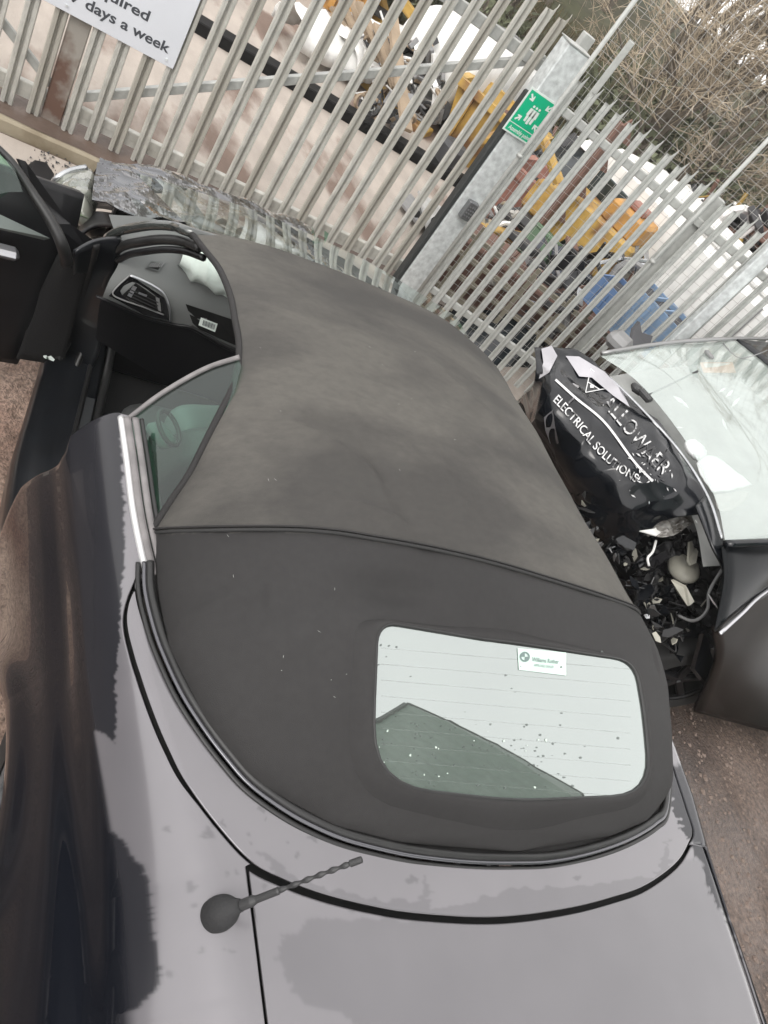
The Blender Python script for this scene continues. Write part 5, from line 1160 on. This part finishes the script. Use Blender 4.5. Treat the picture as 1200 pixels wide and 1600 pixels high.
# blue crates
for i, (u, v, c_) in enumerate([(960, 470, BLU), (985, 500, LBLU), (1010, 480, LBLU), (1035, 505, LBLU), (1020, 520, BLU)]):
    p = far(u, v, 5.6); cr_ = thing('plastic_crate', ['small deep blue plastic crate, leftmost of the crates behind the fence', 'pale blue plastic crate second from the left behind the fence', 'pale blue plastic crate raised highest behind the fence', 'pale blue plastic crate at the right end, beside the white van', 'deep blue plastic crate lowest in the pile behind the fence'][i], 'crate', (p[0], p[1], p[2]-.1), 'blue plastic crates behind the fence', -1.1)
    b = MB(); 
    for s_ in (-1, 1):
        b.box((0, s_*.14, .1), (.36, .012, .2)); b.box((s_*.18, 0, .1), (.012, .27, .2))
        for k in range(3): b.box((s_*.188, -.08+.08*k, .1), (.008, .025, .12)); b.box((-.1+.1*k, s_*.148, .1), (.03, .008, .12))
    b.box((0, 0, .01), (.36, .28, .015)); b.build('crate_shell', c_, cr_); MB().box((0, 0, .13), (.33, .25, .08), None, .01).build('contents', DGRY, cr_)
# white van at right
wv = thing('delivery_van', 'tall plain white van parked behind the blue crates at the right edge', 'van', tuple(far(1120, 430, 6.9)*np.array([1, 1, 0])), None, -1.15)
P = far(1120, 430, 6.9); b = MB().box((.4, .0, .75), (1.1, 2.9, 1.05), None, .08); b.build('body', WHITEP, wv)
MB().box((.35, -.1, 1.29), (.9, 2.4, .06), None, .02).build('roof', WHITEP, wv)
for y in (-.9, .9): wheel(wv, (-.1, y, .28), .28, .18, rot=math.pi/2)
MB().box((-.16, 1.1, .9), (.02, .5, .35), None, .01).build('cab_window', flat('van_cab_window', (.02, .03, .03), .1), wv)
for y in (-.5, .2): MB().box((-.155, y, .75), (.012, .012, .95)).build('panel_seam', GRY, wv)
for i, (u, v, dd__, c_, s_, nm, lb) in enumerate([(1098, 371, 8.5, PINK, (.35, .35, .3), 'pink_box', 'bright pink plastic box on top of the scrap behind the right fence'), (845, 390, 6.5, flat('green_box', (.10, .17, .10), .6), (.3, .3, .25), 'green_box', 'dull green box among scrap near the rusty column'), (1060, 415, 7.2, GRY, (.5, .5, .5), 'grey_cabinet', 'grey metal cabinet on the scrap left of the white van'),
        (770, 445, 5.6, WHITEP, (.22, .3, .05), 'white_board', 'small white board stuck in the scrap behind the pointed fence'), (712, 400, 6.2, GRY, (.3, .3, .3), 'grey_box', 'grey metal box on the ground right behind the big gate post'), (945, 415, 7.5, flat('lime_yellow', (.45, .42, .06), .5), (.25, .25, .2), 'yellow_box', 'small bright yellow box at the foot of the digger')]):
    p = far(u, v, dd__); b = MB().box((p[0], p[1], p[2]), s_, Matrix.Rotation(i*.5, 3, 'Z')@Matrix.Rotation(.2*i, 3, 'X'), .02).box((p[0], p[1], p[2]+s_[2]*.5), (s_[0]*.9, s_[1]*.9, .03), Matrix.Rotation(i*.5, 3, 'Z')@Matrix.Rotation(.2*i, 3, 'X'), .005); tag(b.build(nm, c_), lb, 'box')
# tangled scrap heaps (nobody could count the pieces)
def heap(label, boxes, cnt, mats, sz, seed, name='scrap_heap'):
    random.seed(seed); par = thing(name, label, 'scrap heap'); par['kind'] = 'stuff'
    for mi_, m_ in enumerate(mats):
        b = MB()
        for k in range(cnt//len(mats)):
            u0, v0, u1, v1, d0, d1 = random.choice(boxes); p = far(random.uniform(u0, u1), random.uniform(v0, v1), random.uniform(d0, d1)); p[2] = max(p[2], .05)
            M = Matrix.Rotation(random.uniform(0, 6), 3, Vector((random.gauss(0, 1), random.gauss(0, 1), random.gauss(0, 1))).normalized())
            s_ = sz*random.uniform(.3, 1.3); ty = random.random()
            if ty < .5: b.box(p, (s_, s_*random.uniform(.2, .8), s_*random.uniform(.04, .4)), M, s_*.03)
            elif ty < .75: b.tube([Vector(p)+M@Vector((0, 0, -s_)), Vector(p)+M@Vector((s_*.2, 0, 0)), Vector(p)+M@Vector((0, s_*.1, s_))], s_*.06, 6)
            else: b.tube([Vector(p)+M@Vector((s_*.5*math.cos(a), s_*.5*math.sin(a), 0)) for a in np.linspace(0, 6.28, 13)], s_*.12, 6)
        o = b.build('scrap', m_, par); o['kind'] = 'stuff'
heap('tangled heap of dark car parts behind the pointed fence', [(700, 380, 900, 560, 5.6, 7.5), (830, 400, 1010, 540, 6.0, 8.0), (860, 380, 960, 470, 7, 8.5)], 1100, [DGRY, DGRY, BRN, GRY, BLACKT, flat('dark_blue_scrap', (.05, .06, .08), .4), DGRY, SILV], .20, 3)
heap('mixed scrap piled under the heaped cars beyond the fence', [(780, 230, 940, 400, 9, 10.5), (960, 300, 1100, 440, 9.2, 10.5), (1080, 340, 1230, 420, 9, 10.5)], 900, [DGRY, BRN, GRY, BLACKT, WHITEP, DGRY, flat('muted_yellow_scrap', (.3, .2, .05), .6)], .30, 4)
heap('pale rubble and broken boards beyond the gate beside the planks', [(570, 60, 680, 130, 8.2, 9.5), (560, 150, 640, 200, 7.8, 8.4)], 160, [WHITEP, WOOD, GRY, DGRY], .13, 5, 'rubble_heap')
heap('pale jumble of white and grey scrap piled behind the right fence', [(860, 400, 1010, 520, 7.2, 9.0), (900, 290, 1080, 400, 8.4, 9.6), (700, 330, 800, 420, 6.5, 8.0)], 700, [WHITEP, GRY, flat('pale_scrap', (.42, .41, .38), .6), DGRY, flat('cream_scrap', (.40, .35, .26), .6), GRY, BRN], .16, 6)
heap('pale broken panels scattered past the black steel channel', [(600, 90, 700, 190, 8.6, 9.8), (480, 50, 600, 100, 8.6, 9.6)], 220, [WHITEP, GRY, WOOD, DGRY], .16, 8, 'rubble_heap')
random.seed(11)

# ---------------------------------------------------------------- bank and trees
P = []
for x in np.linspace(0, 1, 60):
    row = []
    for y in np.linspace(0, 1, 90):
        ang = math.radians(40-130*y); rr = 12.0+70*x**1.6; h = min((rr-12.0)*.20, 2.4)*(.85+.3*noise.noise(Vector((rr*.15, ang*3, 0))))+.35*noise.noise(Vector((rr*.5, ang*9, 4)))
        row.append((POS[0]+rr*math.cos(ang), POS[1]+rr*math.sin(ang), max(h, -.1) if x > 0 else -.1))
    P.append(row)
o = grid('scrub_bank', P, BANK); tag(o, kind='structure')
def tree_data(seed, H, spread, twig, bushy):
    rnd = random.Random(seed); T = MB(); Tw = MB()
    def br(p, d, L_, r, lev):
        n = 5 if lev < 3 else 3; pts = [p]; dd = d.copy()
        for i in range(n):
            dd = (dd+Vector((rnd.gauss(0, .16), rnd.gauss(0, .16), rnd.gauss(.03, .10)))).normalized(); pts.append(pts[-1]+dd*L_/n)
        (T if lev < 2 else Tw).tube(pts, [r*(1-.55*i/n) for i in range(n+1)], 6 if lev == 0 else (4 if lev < 3 else 3), False)
        if lev >= 4: return
        cnt = [bushy, 5, 5, twig][lev]
        for k in range(cnt):
            t = rnd.uniform(.25 if lev == 0 else .15, 1); i = min(int(t*n), n-1); q = pts[i].lerp(pts[i+1], t*n-i)
            a = rnd.uniform(0, 6.28); o_ = dd.orthogonal().normalized(); o_ = Matrix.Rotation(a, 3, dd)@o_
            nd = (dd*rnd.uniform(.5, 1.1)+o_*rnd.uniform(.5, 1.1)*spread+Vector((0, 0, .15))).normalized()
            br(q, nd, L_*rnd.uniform(.38, .62), max(r*rnd.uniform(.35, .5), .006), lev+1)
    for s in range(3 if bushy > 7 else 1):
        br(Vector((rnd.uniform(-.3, .3)*(s > 0), rnd.uniform(-.3, .3)*(s > 0), -.2)), Vector((rnd.gauss(0, .12), rnd.gauss(0, .12), 1)).normalized(), H*(.75 if s else .8), H*.014, 0)
    out = []
    for mb_, m_ in ((T, BARK), (Tw, BARK2)):
        me = bpy.data.meshes.new('t'); me.from_pydata([tuple(v) for v in mb_.V], [], mb_.F); me.materials.append(m_); out.append(me)
    return out
TD = [tree_data(1, 6.5, 1.0, 5, 7), tree_data(2, 7.5, .8, 5, 7), tree_data(3, 5.0, 1.2, 5, 8), tree_data(4, 6.0, 1.1, 6, 8)]
kinds = ['tall bare tree with thin brown twigs growing on the bank beyond the yard', 'tall bare tree with upright grey branches on the bank beyond the yard', 'low bare shrub with spreading brown twigs at the foot of the bank', 'bushy bare tree with dense brown twigs on the bank beyond the yard']
def ivy(seed, r):
    rnd = random.Random(seed); b = MB()
    for k in range(900):
        v = Vector((rnd.gauss(0, 1), rnd.gauss(0, 1), rnd.gauss(0, 1))).normalized()*r*rnd.uniform(.5, 1.1); v.z = abs(v.z)*1.1+.2
        v += Vector((noise.noise(v*1.5)*.5, noise.noise(v*1.5+Vector((5, 0, 0)))*.5, 0)); s_ = rnd.uniform(.03, .075); a = Vector((rnd.gauss(0, 1), rnd.gauss(0, 1), rnd.gauss(0, 1))).normalized(); o_ = a.orthogonal()*s_; c2 = a.cross(o_)
        b.add([v+o_, v+c2*.6, v-o_, v-c2*.6], [(0, 1, 2, 3)])
    me = bpy.data.meshes.new('l'); me.from_pydata([tuple(v) for v in b.V], [], b.F); me.materials.append(IVY); return me
IV = [ivy(1, 1.1), ivy(2, .8)]
def bankh(x, y):
    rr = math.hypot(x-POS[0], y-POS[1]); ang = math.atan2(y-POS[1], x-POS[0]); return max(min((rr-12.0)*.20, 2.4)*(.85+.3*noise.noise(Vector((rr*.15, ang*3, 0))))+.35*noise.noise(Vector((rr*.5, ang*9, 4))), -.1)
a0, a1 = yaw_at(500, 0), yaw_at(1200, 420)
NTREE = 34
for i in range(NTREE):
    f = (i+random.uniform(.1, .9))/NTREE; ang = a0+(a1-a0)*(f*1.25-.15); rr = random.choice((13, 14.5, 16, 18, 21, 25))+random.uniform(-.6, .6)
    x, y = POS[0]+rr*math.cos(ang), POS[1]+rr*math.sin(ang); k = random.choice((0, 1, 2, 3)) if rr > 14 else random.choice((2, 3))
    t = thing('bare_tree' if k != 2 else 'bare_shrub', kinds[k], 'tree' if k != 2 else 'shrub', (x, y, bankh(x, y)), ['tall brown bare trees on the bank', 'upright grey bare trees on the bank', 'bare shrubs on the bank', 'bushy bare trees on the bank'][k], random.uniform(0, 6.28))
    s_ = random.uniform(.75, 1.15)*(.8 if rr < 14 else 1); t.scale = (s_, s_, s_)
    for me, nm in zip(TD[k], ('trunk', 'crown')):
        o = bpy.data.objects.new(nm, me); C.objects.link(o); o.parent = t
for i, (u, v, d_, k) in enumerate([(700, 20, 12.6, 0), (770, 70, 12.8, 1), (950, 160, 13.2, 0), (1060, 225, 12.8, 0), (1150, 300, 12.6, 1), (1020, 200, 12.5, 1), (620, 5, 12.9, 1), (1110, 262, 13.5, 0)]):
    p = far(u, v, d_); x, y = p[0], p[1]
    t = thing('evergreen_bush', 'dull green evergreen bush at the foot of the bank beneath the bare trees', 'bush', (x, y, bankh(x, y)-.1), 'evergreen bushes along the bank', random.uniform(0, 6)); o = bpy.data.objects.new('foliage', IV[k]); C.objects.link(o); o.parent = t
    o = bpy.data.objects.new('stem', TD[2][0]); C.objects.link(o); o.parent = t; o.scale = (.3, .3, .25)
# rough dry grass and scrub over the bank
b = MB()
for k in range(9000):
    ang = random.uniform(a1-.1, a0+.15); rr = 12.1+6*random.random()**1.5; x, y = POS[0]+rr*math.cos(ang), POS[1]+rr*math.sin(ang); z = bankh(x, y); h = random.uniform(.1, .5); a = random.uniform(0, 3.14)
    b.add([(x-.015*math.cos(a), y-.015*math.sin(a), z-.05), (x+.015*math.cos(a), y+.015*math.sin(a), z-.05), (x+random.gauss(0, .12), y+random.gauss(0, .12), z+h)], [(0, 1, 2)])
tag(b.build('scrub_grass', flat('dry_grass', (.13, .11, .06), .9, var=.4)), 'dry brown scrub grass covering the bank beyond the yard', 'grass', kind='stuff')
# ---------------------------------------------------------------- corrugated shed behind the photographer, seen mirrored in the rear window
shd = thing('corrugated_shed', 'tall green corrugated shed behind the camera, mirrored in the rear window of the convertible', 'shed', (0, 0, 0))
Hs = 9.2; xs_ = np.arange(-11, -1.2, .045)
wall_dir = np.array([-.385, -.923]); front = np.array([-.75, .66]); cn = np.array([-1.05, -4.35])
def wallgrid(name, d0, L_):
    nrm_ = np.array([d0[1], -d0[0]])
    return grid(name, [[(*(cn+d0*t+nrm_*.013*math.sin(t*2*math.pi/.18)), z) for z in (0, Hs*.5, Hs)] for t in np.arange(0, L_, .045)], SHED, shd)
wallgrid('wall', wall_dir, 14); wallgrid('end_wall', front, 2.6)
def beam(name, d0, L_, z, sz, m_):
    c_ = cn+d0*L_/2; MB().box((c_[0], c_[1], z), (L_, sz, sz), Matrix.Rotation(math.atan2(d0[1], d0[0]), 3, 'Z'), .01).build(name, m_, shd)
beam('gutter', wall_dir, 14, Hs+.03, .14, DGRY); beam('gutter', front, 2.6, Hs+.03, .14, DGRY)
q_ = [cn, cn+wall_dir*14, cn+wall_dir*14+front*2.6, cn+front*2.6]
MB().add([(p[0], p[1], Hs+.02+.6*(k in (2, 3))) for k, p in enumerate(q_)], [(0, 1, 2, 3)]).build('roof', SHED, shd)

# ---------------------------------------------------------------- added haze volume, paling the distance like lens haze
hz = MB().box((14, -10, 7.5), (64, 62, 17)).build('haze', bpy.data.materials.new('haze')); m = hz.data.materials[0]; m.use_nodes = True
m.node_tree.nodes.clear(); v_ = m.node_tree.nodes.new('ShaderNodeVolumePrincipled'); oo = m.node_tree.nodes.new('ShaderNodeOutputMaterial')
v_.inputs['Color'].default_value = (.95, .95, .93, 1); v_.inputs['Density'].default_value = .0020; m.node_tree.links.new(v_.outputs[0], oo.inputs['Volume'])
tag(hz, 'thin haze volume added over the yard and the trees to imitate lens haze', 'haze', kind='stuff')

# unseen dark cars added to darken the flank reflections and block low sky
for nm_, x_, y_, c_ in [('unseen navy saloon car added on the passenger side to darken the reflections in the glossy flank', 1.9, 4.3, (.010, .014, .03)), ('unseen black estate car added behind the navy one to darken the reflections in the rear flank', -2.9, 4.6, (.01, .01, .011))]:
    t = scrap_car(nm_, (x_, y_, 0), random.uniform(-.1, .1), 1.05, flat('unseen_car_paint', c_, .3), 0, group='unseen cars added for dark flank reflections')
